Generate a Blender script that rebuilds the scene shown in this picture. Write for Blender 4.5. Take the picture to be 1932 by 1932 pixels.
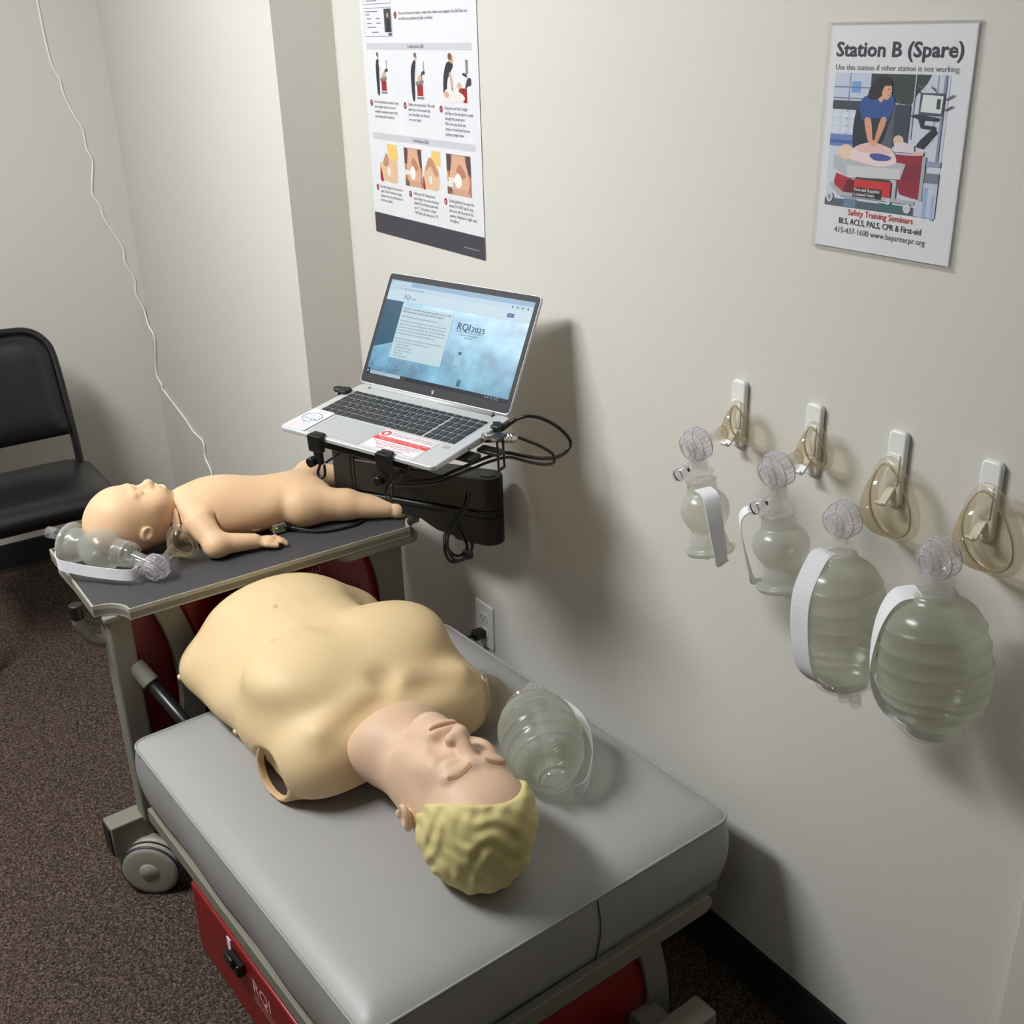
import bpy, bmesh, math, random
import numpy as np
from mathutils import Matrix, Vector

random.seed(7)
for o in list(bpy.data.objects):
    bpy.data.objects.remove(o, do_unlink=True)
SC = bpy.context.scene
COL = SC.collection

# ------------------------------------------------------------------ camera
def camera():
    cam = bpy.data.cameras.new('camera')
    cam.sensor_width = 36.0
    cam.lens = 2110.07 / 1932 * 36.0
    cam.clip_start = 0.02
    o = bpy.data.objects.new('camera', cam)
    COL.objects.link(o)
    yaw, pitch, roll = 0.58662185, -0.41497470, -0.03042456
    cy, sy = math.cos(yaw), math.sin(yaw)
    f = np.array([sy, cy, 0.]); r = np.array([cy, -sy, 0.]); u = np.array([0, 0, 1.])
    f2 = f * math.cos(pitch) + u * math.sin(pitch)
    u2 = u * math.cos(pitch) - f * math.sin(pitch)
    r3 = r * math.cos(roll) + u2 * math.sin(roll)
    u3 = u2 * math.cos(roll) - r * math.sin(roll)
    m = Matrix(((r3[0], u3[0], -f2[0], -1.23547), (r3[1], u3[1], -f2[1], -0.96290),
                (r3[2], u3[2], -f2[2], 1.70114), (0, 0, 0, 1)))
    o.matrix_world = m
    SC.camera = o
camera()

# ------------------------------------------------------------------ world, exposure, lights
SC.view_settings.view_transform = 'Standard'
SC.view_settings.look = 'None'
SC.view_settings.gamma = 1.0
SC.view_settings.use_curve_mapping = False
SC.view_settings.exposure = 0.0
SC.cycles.transparent_max_bounces = 40
w = bpy.data.worlds.new('room_world')
SC.world = w
w.use_nodes = True
w.node_tree.nodes['Background'].inputs[0].default_value = (0.9, 0.93, 1.0, 1)
w.node_tree.nodes['Background'].inputs[1].default_value = 0.05
CEIL = 2.55
# surface-mounted wrap-around ceiling fixtures, the second an added fill: (x, y, size x, size y, depth, emission, colour)
TROFFERS = [(-1.68, 1.17, 0.30, 1.22, 0.13, 47.0, (0.975, 1.0, 1.0)),
            (-4.6, -1.6, 0.30, 1.22, 0.13, 6.0, (0.975, 1.0, 1.0))]

# ------------------------------------------------------------------ materials
def lin(c):
    c = c / 255.0
    return c / 12.92 if c <= 0.04045 else ((c + 0.055) / 1.055) ** 2.4
def rgb(r, g, b): return (lin(r), lin(g), lin(b), 1.0)
MATS = {}
def mat(name, c=(200, 200, 200), rough=0.5, metal=0.0, spec=0.5, bump=None, noise=None, coat=0.0, sss=0.0, emit=None):
    """principled; bump=(scale, strength, distance); noise=(scale, colour2, lo, hi)"""
    if name in MATS: return MATS[name]
    m = bpy.data.materials.new(name); m.use_nodes = True
    nt = m.node_tree; p = nt.nodes['Principled BSDF']
    p.inputs['Base Color'].default_value = rgb(*c)
    p.inputs['Roughness'].default_value = rough
    p.inputs['Metallic'].default_value = metal
    p.inputs['Specular IOR Level'].default_value = spec
    p.inputs['Coat Weight'].default_value = coat
    if sss:
        p.inputs['Subsurface Weight'].default_value = sss
        p.inputs['Subsurface Radius'].default_value = (0.01, 0.005, 0.003)
        p.inputs['Subsurface Scale'].default_value = 0.3
    if emit:
        p.inputs['Emission Color'].default_value = rgb(*emit[0]); p.inputs['Emission Strength'].default_value = emit[1]
    if bump or noise:
        tc = nt.nodes.new('ShaderNodeTexCoord')
    if bump:
        n = nt.nodes.new('ShaderNodeTexNoise'); n.inputs['Scale'].default_value = bump[0]; n.inputs['Detail'].default_value = 4
        nt.links.new(tc.outputs['Object'], n.inputs['Vector'])
        b = nt.nodes.new('ShaderNodeBump'); b.inputs['Strength'].default_value = bump[1]; b.inputs['Distance'].default_value = bump[2]
        nt.links.new(n.outputs['Fac'], b.inputs['Height']); nt.links.new(b.outputs['Normal'], p.inputs['Normal'])
    if noise:
        n2 = nt.nodes.new('ShaderNodeTexNoise'); n2.inputs['Scale'].default_value = noise[0]; n2.inputs['Detail'].default_value = 5
        nt.links.new(tc.outputs['Object'], n2.inputs['Vector'])
        rp = nt.nodes.new('ShaderNodeValToRGB')
        rp.color_ramp.elements[0].position = noise[2]; rp.color_ramp.elements[1].position = noise[3]
        rp.color_ramp.elements[0].color = rgb(*c); rp.color_ramp.elements[1].color = rgb(*noise[1])
        nt.links.new(n2.outputs['Fac'], rp.inputs['Fac']); nt.links.new(rp.outputs['Color'], p.inputs['Base Color'])
    MATS[name] = m
    return m

def thin_plastic(name, tint, haze_col, haze, rough=0.08, gloss=0.9, ior=1.45, edge=0.35):
    """thin see-through plastic wall: transparent film + a little haze + fresnel gloss (denser at grazing view)"""
    m = bpy.data.materials.new(name); m.use_nodes = True
    nt = m.node_tree; N = nt.nodes; L = nt.links; N.clear()
    out = N.new('ShaderNodeOutputMaterial')
    tr = N.new('ShaderNodeBsdfTransparent'); tr.inputs[0].default_value = rgb(*tint)
    df = N.new('ShaderNodeBsdfDiffuse'); df.inputs[0].default_value = rgb(*haze_col)
    tl = N.new('ShaderNodeBsdfTranslucent'); tl.inputs[0].default_value = rgb(*haze_col)
    ad = N.new('ShaderNodeMixShader'); ad.inputs[0].default_value = 0.5
    L.new(df.outputs[0], ad.inputs[1]); L.new(tl.outputs[0], ad.inputs[2])
    lw = N.new('ShaderNodeLayerWeight'); lw.inputs[0].default_value = 0.35
    ma = N.new('ShaderNodeMath'); ma.operation = 'MULTIPLY_ADD'; ma.use_clamp = True
    L.new(lw.outputs['Facing'], ma.inputs[0]); ma.inputs[1].default_value = edge; ma.inputs[2].default_value = haze
    mx = N.new('ShaderNodeMixShader'); L.new(ma.outputs[0], mx.inputs[0])
    L.new(tr.outputs[0], mx.inputs[1]); L.new(ad.outputs[0], mx.inputs[2])
    gl = N.new('ShaderNodeBsdfGlossy'); gl.inputs['Roughness'].default_value = rough
    pw = N.new('ShaderNodeMath'); pw.operation = 'POWER'; L.new(lw.outputs['Facing'], pw.inputs[0]); pw.inputs[1].default_value = 2.5
    mg = N.new('ShaderNodeMath'); mg.operation = 'MULTIPLY_ADD'; L.new(pw.outputs[0], mg.inputs[0]); mg.inputs[1].default_value = 0.28 * gloss; mg.inputs[2].default_value = 0.045 * gloss
    m2 = N.new('ShaderNodeMixShader'); L.new(mg.outputs[0], m2.inputs[0]); L.new(mx.outputs[0], m2.inputs[1]); L.new(gl.outputs[0], m2.inputs[2])
    L.new(m2.outputs[0], out.inputs[0])
    MATS[name] = m
    return m

def carpet_mat():
    m = bpy.data.materials.new('carpet'); m.use_nodes = True
    nt = m.node_tree; p = nt.nodes['Principled BSDF']; L = nt.links
    p.inputs['Roughness'].default_value = 0.95; p.inputs['Specular IOR Level'].default_value = 0.1
    tc = nt.nodes.new('ShaderNodeTexCoord')
    v = nt.nodes.new('ShaderNodeTexVoronoi'); v.inputs['Scale'].default_value = 330
    n = nt.nodes.new('ShaderNodeTexNoise'); n.inputs['Scale'].default_value = 150; n.inputs['Detail'].default_value = 6
    L.new(tc.outputs['Object'], v.inputs['Vector']); L.new(tc.outputs['Object'], n.inputs['Vector'])
    mx = nt.nodes.new('ShaderNodeMix'); mx.data_type = 'FLOAT'; mx.inputs[0].default_value = 0.55
    L.new(v.outputs['Color'], mx.inputs[2]); L.new(n.outputs['Fac'], mx.inputs[3])
    rp = nt.nodes.new('ShaderNodeValToRGB'); e = rp.color_ramp.elements
    e[0].position = 0.28; e[0].color = rgb(32, 26, 24); e[1].position = 0.72; e[1].color = rgb(118, 101, 90)
    k = e.new(0.5); k.color = rgb(70, 58, 52)
    L.new(mx.outputs[0], rp.inputs[0]); L.new(rp.outputs[0], p.inputs['Base Color'])
    b = nt.nodes.new('ShaderNodeBump'); b.inputs['Strength'].default_value = 0.8; b.inputs['Distance'].default_value = 0.004
    L.new(mx.outputs[0], b.inputs['Height']); L.new(b.outputs[0], p.inputs['Normal'])
    return m

M_WALL = mat('painted_wall', (213, 210, 202), 0.75, spec=0.25, bump=(160, 0.25, 0.0012), noise=(1.2, (216, 213, 206), 0.3, 0.7))
M_CEIL = mat('ceiling_tile', (225, 224, 220), 0.9)
M_CARPET = carpet_mat()
M_BASE = mat('black_cove_base', (26, 25, 28), 0.75, bump=(220, 0.4, 0.001))
M_TRIM = mat('white_trim', (216, 212, 205), 0.5)
M_TAUPE = mat('taupe_powder_coat', (126, 124, 112), 0.55, bump=(500, 0.15, 0.0003))
M_RED = mat('red_panel', (132, 22, 22), 0.35, bump=(300, 0.05, 0.0002))
M_BLACK = mat('black_plastic', (22, 21, 22), 0.45, bump=(600, 0.15, 0.0002))
M_BLACKG = mat('black_satin_metal', (26, 25, 26), 0.3)
M_RUB = mat('tray_mat_dark_grey', (62, 61, 63), 0.6, bump=(700, 0.4, 0.0003))
M_TRAY = mat('tray_rim_grey', (168, 165, 150), 0.5)
M_VINYL = mat('grey_vinyl', (158, 157, 156), 0.42, bump=(900, 0.25, 0.0003))
M_PIPE = mat('grey_vinyl_piping', (150, 149, 146), 0.5)
M_CAST = mat('caster_grey', (160, 156, 144), 0.5)
M_NAVY = mat('caster_tread', (52, 54, 66), 0.5)
M_WHITE = mat('white_plastic', (238, 238, 236), 0.35)
M_STRAP = mat('white_strap', (236, 235, 240), 0.8, bump=(900, 0.3, 0.0003))
M_SKIN = mat('chest_skin_vinyl', (224, 197, 153), 0.5, spec=0.3, sss=0.15)
M_BASEB = mat('torso_shell_vinyl', (206, 172, 130), 0.5, spec=0.3)
M_FACE = mat('face_skin_vinyl', (220, 186, 158), 0.48, spec=0.3, sss=0.15)
M_BROW = mat('brow_paint', (196, 146, 112), 0.6)
M_HAIR = mat('blond_hair_vinyl', (212, 198, 138), 0.65, spec=0.25)
M_BABY = mat('infant_vinyl', (226, 188, 150), 0.48, spec=0.3, sss=0.15)
M_CREASE_SHADE = mat('crease_shade', (120, 78, 50), 0.7)  # brown standing in for shade in the neck seam and mouth slit
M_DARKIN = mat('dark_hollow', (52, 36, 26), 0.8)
M_CHAIR = mat('black_vinyl', (24, 25, 28), 0.32, spec=0.5, bump=(500, 0.2, 0.0004))
M_SILVER = mat('laptop_silver', (206, 207, 208), 0.38, metal=0.25)
M_KEY = mat('key_black', (46, 47, 50), 0.5)
M_KEYT = mat('key_legend', (150, 152, 152), 0.6)
M_BEZEL = mat('screen_bezel', (46, 46, 50), 0.5, spec=0.2)
M_PAD = mat('touchpad_grey', (186, 188, 191), 0.35, metal=0.15)
M_CHROME = mat('lock_chrome', (200, 196, 184), 0.22, metal=1.0)
M_CABLE = mat('black_cable', (20, 20, 22), 0.4)
M_CABLEW = mat('white_wire', (250, 249, 246), 0.6)
M_PAPER = mat('white_paper', (226, 226, 231), 0.6)
M_CLEAR = thin_plastic('clear_plastic', (252, 252, 251), (245, 244, 246), 0.07, 0.06, 1.0, 1.5, 0.22)
M_CLEARV = thin_plastic('clear_valve_plastic', (252, 251, 253), (246, 244, 248), 0.16, 0.06, 1.0, 1.5, 0.25)
M_MASK = thin_plastic('clear_mask_plastic', (247, 241, 228), (206, 190, 160), 0.09, 0.06, 1.0, 1.5, 0.42)
M_CUSH = thin_plastic('clear_cushion', (251, 249, 244), (222, 216, 202), 0.06, 0.08, 1.0, 1.45, 0.24)
M_BAG = thin_plastic('frosted_silicone', (242, 243, 236), (216, 218, 207), 0.28, 0.22, 0.8, 1.42, 0.30)
M_BAGW = thin_plastic('frosted_silicone_pale', (244, 245, 240), (230, 231, 226), 0.28, 0.22, 0.8, 1.42, 0.30)
M_SLEEVE = thin_plastic('acrylic_sleeve', (254, 254, 254), (240, 240, 240), 0.005, 0.05, 0.6, 1.4, 0.02)
INK = {}
def ink(r, g, b, rough=0.65): return mat('ink_%d_%d_%d' % (r, g, b), (r, g, b), rough)
def glow(r, g, b, s=1.0): return mat('screen_%d_%d_%d' % (r, g, b), (8, 8, 8), 0.35, spec=0.12, emit=((r, g, b), s))

# ------------------------------------------------------------------ object helpers
def tag(o, label=None, cat=None, group=None, kind=None):
    if label: o['label'] = label
    if cat: o['category'] = cat
    if group: o['group'] = group
    if kind: o['kind'] = kind
    return o
def thing(name, label, cat, m=None, group=None):
    o = bpy.data.objects.new(name, None); COL.objects.link(o)
    o.empty_display_size = 0.05
    if m is not None: o.matrix_world = m
    return tag(o, label, cat, group)

class MB:
    """collects geometry, build() links it as ONE mesh object"""
    def __init__(s): s.v = []; s.f = []; s.mi = []; s.mats = []
    def _m(s, m):
        if m is None: return 0
        if m not in s.mats: s.mats.append(m)
        return s.mats.index(m)
    def add(s, vs, fs, m=None):
        b = len(s.v); s.v += [tuple(map(float, p)) for p in vs]; k = s._m(m)
        for f in fs: s.f.append(tuple(i + b for i in f)); s.mi.append(k)
        return s
    def box(s, lo, hi, m=None):
        x0, y0, z0 = lo; x1, y1, z1 = hi
        return s.add([(x0,y0,z0),(x1,y0,z0),(x1,y1,z0),(x0,y1,z0),(x0,y0,z1),(x1,y0,z1),(x1,y1,z1),(x0,y1,z1)],
                     [(0,3,2,1),(4,5,6,7),(0,1,5,4),(1,2,6,5),(2,3,7,6),(3,0,4,7)], m)
    def beam(s, a, b, wd, ht, up=(0,0,1), m=None):
        a = Vector(a); b = Vector(b); d = (b - a).normalized(); up = Vector(up)
        sd = d.cross(up).normalized(); u = sd.cross(d).normalized()
        vs = []
        for p in (a, b):
            for i, j in ((-1,-1),(1,-1),(1,1),(-1,1)): vs.append(p + sd * (i * wd / 2) + u * (j * ht / 2))
        return s.add(vs, [(0,1,2,3),(7,6,5,4),(0,4,5,1),(1,5,6,2),(2,6,7,3),(3,7,4,0)], m)
    def tube(s, pts, r, seg=10, closed=False, cap=True, m=None):
        P = [Vector(p) for p in pts]; n = len(P); rs = r if hasattr(r, '__len__') else [r] * n
        T = []
        for i in range(n):
            a = P[(i - 1) % n] if (closed or i > 0) else P[i]
            b = P[(i + 1) % n] if (closed or i < n - 1) else P[i]
            T.append((b - a).normalized())
        u = T[0].orthogonal().normalized(); vs = []
        for i in range(n):
            u = (u - T[i] * u.dot(T[i])).normalized(); w_ = T[i].cross(u)
            for k in range(seg):
                a = 2 * math.pi * k / seg; vs.append(P[i] + (u * math.cos(a) + w_ * math.sin(a)) * rs[i])
        fs = []
        for i in range(n if closed else n - 1):
            j = (i + 1) % n
            for k in range(seg): fs.append((i*seg+k, i*seg+(k+1)%seg, j*seg+(k+1)%seg, j*seg+k))
        if cap and not closed:
            fs.append(tuple(range(seg - 1, -1, -1))); fs.append(tuple((n-1)*seg+k for k in range(seg)))
        return s.add(vs, fs, m)
    def lathe(s, prof, o, axis, seg=28, cap0=False, cap1=False, m=None):
        """prof = [(t along axis, radius)]"""
        o = Vector(o); ax = Vector(axis).normalized(); u = ax.orthogonal().normalized(); w_ = ax.cross(u); vs = []; fs = []
        for t, r in prof:
            for k in range(seg):
                a = 2 * math.pi * k / seg; vs.append(o + ax * t + (u * math.cos(a) + w_ * math.sin(a)) * r)
        for i in range(len(prof) - 1):
            for k in range(seg): fs.append((i*seg+k, i*seg+(k+1)%seg, (i+1)*seg+(k+1)%seg, (i+1)*seg+k))
        if cap0: fs.append(tuple(range(seg - 1, -1, -1)))
        if cap1: fs.append(tuple((len(prof)-1)*seg+k for k in range(seg)))
        return s.add(vs, fs, m)
    def prism(s, poly, z0, z1, fn=None, m=None):
        """poly 2-D ccw, extruded between z0 and z1; fn maps (a,b,c)->3-D"""
        n = len(poly); fn = fn or (lambda a, b, c: (a, b, c))
        vs = [fn(a, b, z0) for a, b in poly] + [fn(a, b, z1) for a, b in poly]
        fs = [tuple(range(n - 1, -1, -1)), tuple(range(n, 2 * n))] + [(i, (i+1) % n, n + (i+1) % n, n + i) for i in range(n)]
        return s.add(vs, fs, m)
    def poly(s, pts, z=0.0, m=None):
        return s.add([(a, b, z) for a, b in pts], [tuple(range(len(pts)))], m)
    def rect(s, x0, y0, x1, y1, z=0.0, m=None): return s.poly([(x0,y0),(x1,y0),(x1,y1),(x0,y1)], z, m)
    def disc(s, cx, cy, rx, ry=None, z=0.0, m=None, seg=18):
        ry = ry or rx
        return s.poly([(cx + rx*math.cos(2*math.pi*k/seg), cy + ry*math.sin(2*math.pi*k/seg)) for k in range(seg)], z, m)
    def xf(s, M): s.v = [tuple(M @ Vector(p)) for p in s.v]; return s
    def off(s, d): s.v = [(p[0]-d[0], p[1]-d[1], p[2]-d[2]) for p in s.v]; return s
    def build(s, name, m=None, parent=None, smooth=False, bevel=0, seg=2, label=None, auto=None, recalc=True):
        me = bpy.data.meshes.new(name)
        me.from_pydata(s.v, [], s.f)
        for mm in (s.mats or [m]): me.materials.append(mm)
        if len(s.mats) > 1: me.polygons.foreach_set('material_index', s.mi)
        if recalc:
            bm = bmesh.new(); bm.from_mesh(me); bmesh.ops.recalc_face_normals(bm, faces=bm.faces[:]); bm.to_mesh(me); bm.free()
        if smooth or auto: me.shade_smooth()
        if auto: me.set_sharp_from_angle(angle=math.radians(auto))
        o = bpy.data.objects.new(name, me); COL.objects.link(o)
        if parent is not None: o.parent = parent
        if bevel:
            b = o.modifiers.new('bevel', 'BEVEL'); b.width = bevel; b.segments = seg; b.limit_method = 'ANGLE'; b.angle_limit = math.radians(35)
            me.shade_smooth(); me.set_sharp_from_angle(angle=math.radians(50)) if not smooth else None
        if label: o['label'] = label
        return o

def cat_rom(pts, n=6, closed=False):
    P = [Vector(p) for p in pts]; out = []; N = len(P)
    for i in range(N if closed else N - 1):
        g = lambda k: P[k % N] if closed else P[max(0, min(N - 1, k))]
        a, b, c, d = g(i-1), g(i), g(i+1), g(i+2)
        for j in range(n):
            t = j / n
            out.append(0.5 * ((2*b) + (c-a)*t + (2*a-5*b+4*c-d)*t*t + (3*b-a-3*c+d)*t**3))
    if not closed: out.append(P[-1])
    return out
def rrect(x0, y0, x1, y1, r, n=5):
    o = []
    for cx, cy, a0 in ((x1-r, y0+r, -90), (x1-r, y1-r, 0), (x0+r, y1-r, 90), (x0+r, y0+r, 180)):
        for k in range(n + 1):
            a = math.radians(a0 + 90 * k / n); o.append((cx + r*math.cos(a), cy + r*math.sin(a)))
    return o
def ribbon(mb, pts, wdir, width, th=0.0012, m=None):
    P = [Vector(p) for p in pts]; vs = []; fs = []
    for i, p in enumerate(P):
        wd = Vector(wdir[i] if isinstance(wdir, list) else wdir).normalized()
        t = (P[min(i+1, len(P)-1)] - P[max(i-1, 0)]).normalized(); n = t.cross(wd).normalized()
        for a, b in ((-1,-1),(1,-1),(1,1),(-1,1)): vs.append(p + wd*(a*width/2) + n*(b*th/2))
    k = len(P)
    for i in range(k - 1):
        for j in range(4): fs.append((i*4+j, i*4+(j+1)%4, (i+1)*4+(j+1)%4, (i+1)*4+j))
    fs += [(3,2,1,0), tuple((k-1)*4+j for j in range(4))]
    return mb.add(vs, fs, m)

# text: all font curves are turned into flat meshes in one pass at the end of the script
PENDING = []
def text(s, size, x, y, z, m, parent, name='lettering', align='LEFT', bold=0.0, sx=1.0, M=None, shear=0.0, space=1.0, line=1.0, width=None):
    cu = bpy.data.curves.new(name, 'FONT'); cu.body = s; cu.size = size; cu.align_x = align; cu.offset = bold * size
    cu.resolution_u = 2; cu.shear = shear; cu.space_character = space; cu.space_line = line
    o = bpy.data.objects.new(name + '_curve', cu); COL.objects.link(o)
    PENDING.append((o, name, m, parent, (x, y, z), sx, M, width))
def finish_text():
    bpy.context.view_layer.update()
    dg = bpy.context.evaluated_depsgraph_get()
    for o, name, m, parent, loc, sx, M, width in PENDING:
        me = bpy.data.meshes.new_from_object(o.evaluated_get(dg))
        me.name = name; me.materials.clear(); me.materials.append(m)
        if width and len(me.vertices):
            xs = [v.co.x for v in me.vertices]; sx = width / (max(xs) - min(xs))
        T = Matrix.Translation(loc) @ Matrix.Diagonal((sx, 1, 1, 1))
        me.transform((M @ T) if M is not None else T)
        n = bpy.data.objects.new(name, me); COL.objects.link(n); n.parent = parent
        cu = o.data; bpy.data.objects.remove(o); bpy.data.curves.remove(cu)

# ------------------------------------------------------------------ signed-distance modelling (organic forms)
class Grid:
    def __init__(s, lo, hi, h):
        s.lo = np.array(lo, np.float32); s.h = h
        n = np.ceil((np.array(hi) - np.array(lo)) / h).astype(int) + 1
        s.ax = [np.float32(lo[i] + h * np.arange(n[i])) for i in range(3)]
        s.D = np.full(n, 9.0, np.float32); s.n = n
    def sub(s, c, rad):
        sl = []
        for i in range(3):
            a = max(0, int((c[i] - rad[i] - s.lo[i]) / s.h)); b = min(int(s.n[i]), int((c[i] + rad[i] - s.lo[i]) / s.h) + 2)
            sl.append(slice(a, max(a, b)))
        X = s.ax[0][sl[0]][:, None, None]; Y = s.ax[1][sl[1]][None, :, None]; Z = s.ax[2][sl[2]][None, None, :]
        return tuple(sl), X, Y, Z
    def full(s): return s.ax[0][:, None, None], s.ax[1][None, :, None], s.ax[2][None, None, :]
    @staticmethod
    def smin(a, b, k):
        if k <= 0: return np.minimum(a, b)
        h = np.maximum(k - np.abs(a - b), 0) / k
        return np.minimum(a, b) - h*h*k*0.25
    def op(s, sl, d, k, mode):
        cur = s.D[sl]
        if mode == 'add': s.D[sl] = s.smin(cur, d, k)
        else: s.D[sl] = -s.smin(-cur, d, k)
    def ell(s, c, r, k=0.02, mode='add', rz=0.0, ry=0.0, pad=None):
        R = max(r) + (pad or (k * 1.5 + 0.03)); sl, X, Y, Z = s.sub(c, (R, R, R))
        x, y, z = X - c[0], Y - c[1], Z - c[2]
        if rz: cc, ss = math.cos(rz), math.sin(rz); x, y = x*cc + y*ss, -x*ss + y*cc
        if ry: cc, ss = math.cos(ry), math.sin(ry); x, z = x*cc - z*ss, x*ss + z*cc
        k0 = np.sqrt((x/r[0])**2 + (y/r[1])**2 + (z/r[2])**2) + 1e-6
        k1 = np.sqrt((x/r[0]**2)**2 + (y/r[1]**2)**2 + (z/r[2]**2)**2) + 1e-6
        s.op(sl, (k0 * (k0 - 1) / k1).astype(np.float32), k, mode); return s
    def cap(s, a, b, ra, rb, k=0.012, mode='add'):
        a = np.array(a, float); b = np.array(b, float); c = (a + b) / 2
        R = np.abs(b - a) / 2 + max(ra, rb) + k * 1.5 + 0.02; sl, X, Y, Z = s.sub(c, R)
        d = b - a; l2 = float(d @ d)
        t = np.clip(((X-a[0])*d[0] + (Y-a[1])*d[1] + (Z-a[2])*d[2]) / l2, 0, 1)
        q = np.sqrt((X-a[0]-t*d[0])**2 + (Y-a[1]-t*d[1])**2 + (Z-a[2]-t*d[2])**2) - (ra + (rb - ra) * t)
        s.op(sl, q.astype(np.float32), k, mode); return s
    def cut(s, n, d, k=0.0):
        """keep n.p < d"""
        X, Y, Z = s.full(); l = math.sqrt(sum(v*v for v in n))
        q = ((n[0]*X + n[1]*Y + n[2]*Z - d) / l).astype(np.float32) + np.zeros_like(s.D)
        s.D = -s.smin(-s.D, -q, k); return s
    def mesh(s, relax=1):
        D = s.D; D = np.pad(D, 1, constant_values=5.0); nx, ny, nz = D.shape
        ins = D < 0
        c = [ins[i:nx-1+i, j:ny-1+j, k:nz-1+k] for i in (0,1) for j in (0,1) for k in (0,1)]
        sm = sum(x.astype(np.int8) for x in c); act = (sm > 0) & (sm < 8)
        idx = np.full(act.shape, -1, np.int64); I = np.argwhere(act); idx[act] = np.arange(len(I))
        acc = np.zeros((len(I), 3)); cnt = np.zeros(len(I))
        corners = [(i, j, k) for i in (0,1) for j in (0,1) for k in (0,1)]
        vals = [D[I[:,0]+i, I[:,1]+j, I[:,2]+k] for i, j, k in corners]
        for a in range(8):
            for b in range(a + 1, 8):
                df = [corners[b][t] - corners[a][t] for t in range(3)]
                if sum(abs(x) for x in df) != 1: continue
                va, vb = vals[a], vals[b]; mk = (va < 0) != (vb < 0)
                t = np.where(mk, va / np.where(mk, va - vb, 1), 0)
                p = np.array(corners[a])[None, :] + t[:, None] * np.array(df)[None, :]
                acc += np.where(mk[:, None], p, 0); cnt += mk
        V = I + acc / np.maximum(cnt, 1)[:, None]
        F = []
        for ax in range(3):
            o1, o2 = [(1,2), (2,0), (0,1)][ax]
            sA = [slice(1, -1)] * 3; sB = [slice(1, -1)] * 3
            sA[ax] = slice(0, -1); sB[ax] = slice(1, None)
            A = ins[tuple(sA)]; B = ins[tuple(sB)]
            E = np.argwhere(A != B); base = E.copy()
            for t in range(3):
                if t != ax: base[:, t] += 1
            fl = A[tuple(E.T)]
            q = []
            for da, db in ((0,0), (1,0), (1,1), (0,1)):
                cc = base.copy(); cc[:, o1] -= 1 - da; cc[:, o2] -= 1 - db
                q.append(idx[tuple(cc.T)])
            q = np.stack(q, 1); q[~fl] = q[~fl][:, ::-1]; F.append(q)
        F = np.concatenate(F); F = F[(F >= 0).all(1)]
        for _ in range(relax):
            S = np.zeros_like(V); C = np.zeros(len(V))
            for a in range(4):
                b = F[:, (a + 1) % 4]; np.add.at(S, F[:, a], V[b]); np.add.at(C, F[:, a], 1); np.add.at(S, b, V[F[:, a]]); np.add.at(C, b, 1)
            V = V * 0.5 + 0.5 * S / np.maximum(C, 1)[:, None]
        return (V - 1) * s.h + s.lo, F
    def build(s, name, m, parent, off=(0,0,0), relax=1, label=None):
        V, F = s.mesh(relax); V = V - np.array(off)
        me = bpy.data.meshes.new(name)
        me.vertices.add(len(V)); me.vertices.foreach_set('co', V.astype(np.float32).ravel())
        me.loops.add(F.size); me.loops.foreach_set('vertex_index', F.astype(np.int32).ravel())
        me.polygons.add(len(F)); me.polygons.foreach_set('loop_start', np.arange(0, F.size, 4, dtype=np.int32))
        me.update(calc_edges=True); me.validate(); me.shade_smooth(); me.materials.append(m)
        o = bpy.data.objects.new(name, me); COL.objects.link(o); o.parent = parent
        if label: o['label'] = label
        return o

# ------------------------------------------------------------------ frames of reference
CA = math.radians(3.2)
CART = Matrix.Translation((-0.807, 0.075, 0)) @ Matrix.Rotation(CA, 4, 'Z')
def cart_at(x, y, z): return CART @ Matrix.Translation((x, y, z))
def cw(x, y, z): return CART @ Vector((x, y, z))
# ================================================================== ROOM
def struct(name, mb, m, **k):
    o = mb.build(name, m, **k); o['kind'] = 'structure'; return o
XL, YF, YB = -6.2, -4.6, 2.907
struct('floor', MB().box((XL, YF, -0.05), (0.0, YB, 0.0)), M_CARPET)
struct('ceiling', MB().box((XL, YF, CEIL), (0.0, YB, CEIL + 0.05)), M_CEIL)
struct('wall_right', MB().box((0.0, YF - .1, -0.05), (0.1, YB + .1, CEIL + .05)), M_WALL)
struct('wall_corner', MB().box((-0.151, 1.572, 0.0), (0.0, YB, CEIL)), M_WALL)
struct('wall_back', MB().box((XL - .1, YB, -0.05), (0.0, YB + 0.1, CEIL + .05)), M_WALL)
struct('wall_left', MB().box((XL - .1, YF - .1, -0.05), (XL, YB, CEIL + .05)), M_WALL)
struct('wall_front', MB().box((XL, YF - .1, -0.05), (0.0, YF, CEIL + .05)), M_WALL)
def cove(name, a, b, n):
    a = Vector(a); b = Vector(b); n = Vector(n); d = b - a; z = Vector((0, 0, 1))
    prof = [(0.0, 0.0), (0.012, 0.0), (0.006, 0.012), (0.004, 0.095), (0.002, 0.1), (0.0, 0.1)]
    vs = [a + n*p + z*q for p, q in prof] + [b + n*p + z*q for p, q in prof]; k = len(prof)
    return struct(name, MB().add(vs, [tuple(range(k)), tuple(range(2*k-1, k-1, -1))] + [(i, (i+1)%k, k+(i+1)%k, k+i) for i in range(k)]), M_BASE)
cove('baseboard_right', (0, -0.355, 0), (0, 1.572, 0), (-1, 0, 0))
cove('baseboard_corner', (-0.151, 1.572, 0), (-0.151, YB, 0), (-1, 0, 0))
cove('baseboard_pier', (-0.151, 1.572, 0), (0, 1.572, 0), (0, -1, 0))
cove('baseboard_back', (XL, YB, 0), (-0.151, YB, 0), (0, -1, 0))
cove('baseboard_left', (XL, YF, 0), (XL, YB, 0), (1, 0, 0))
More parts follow.
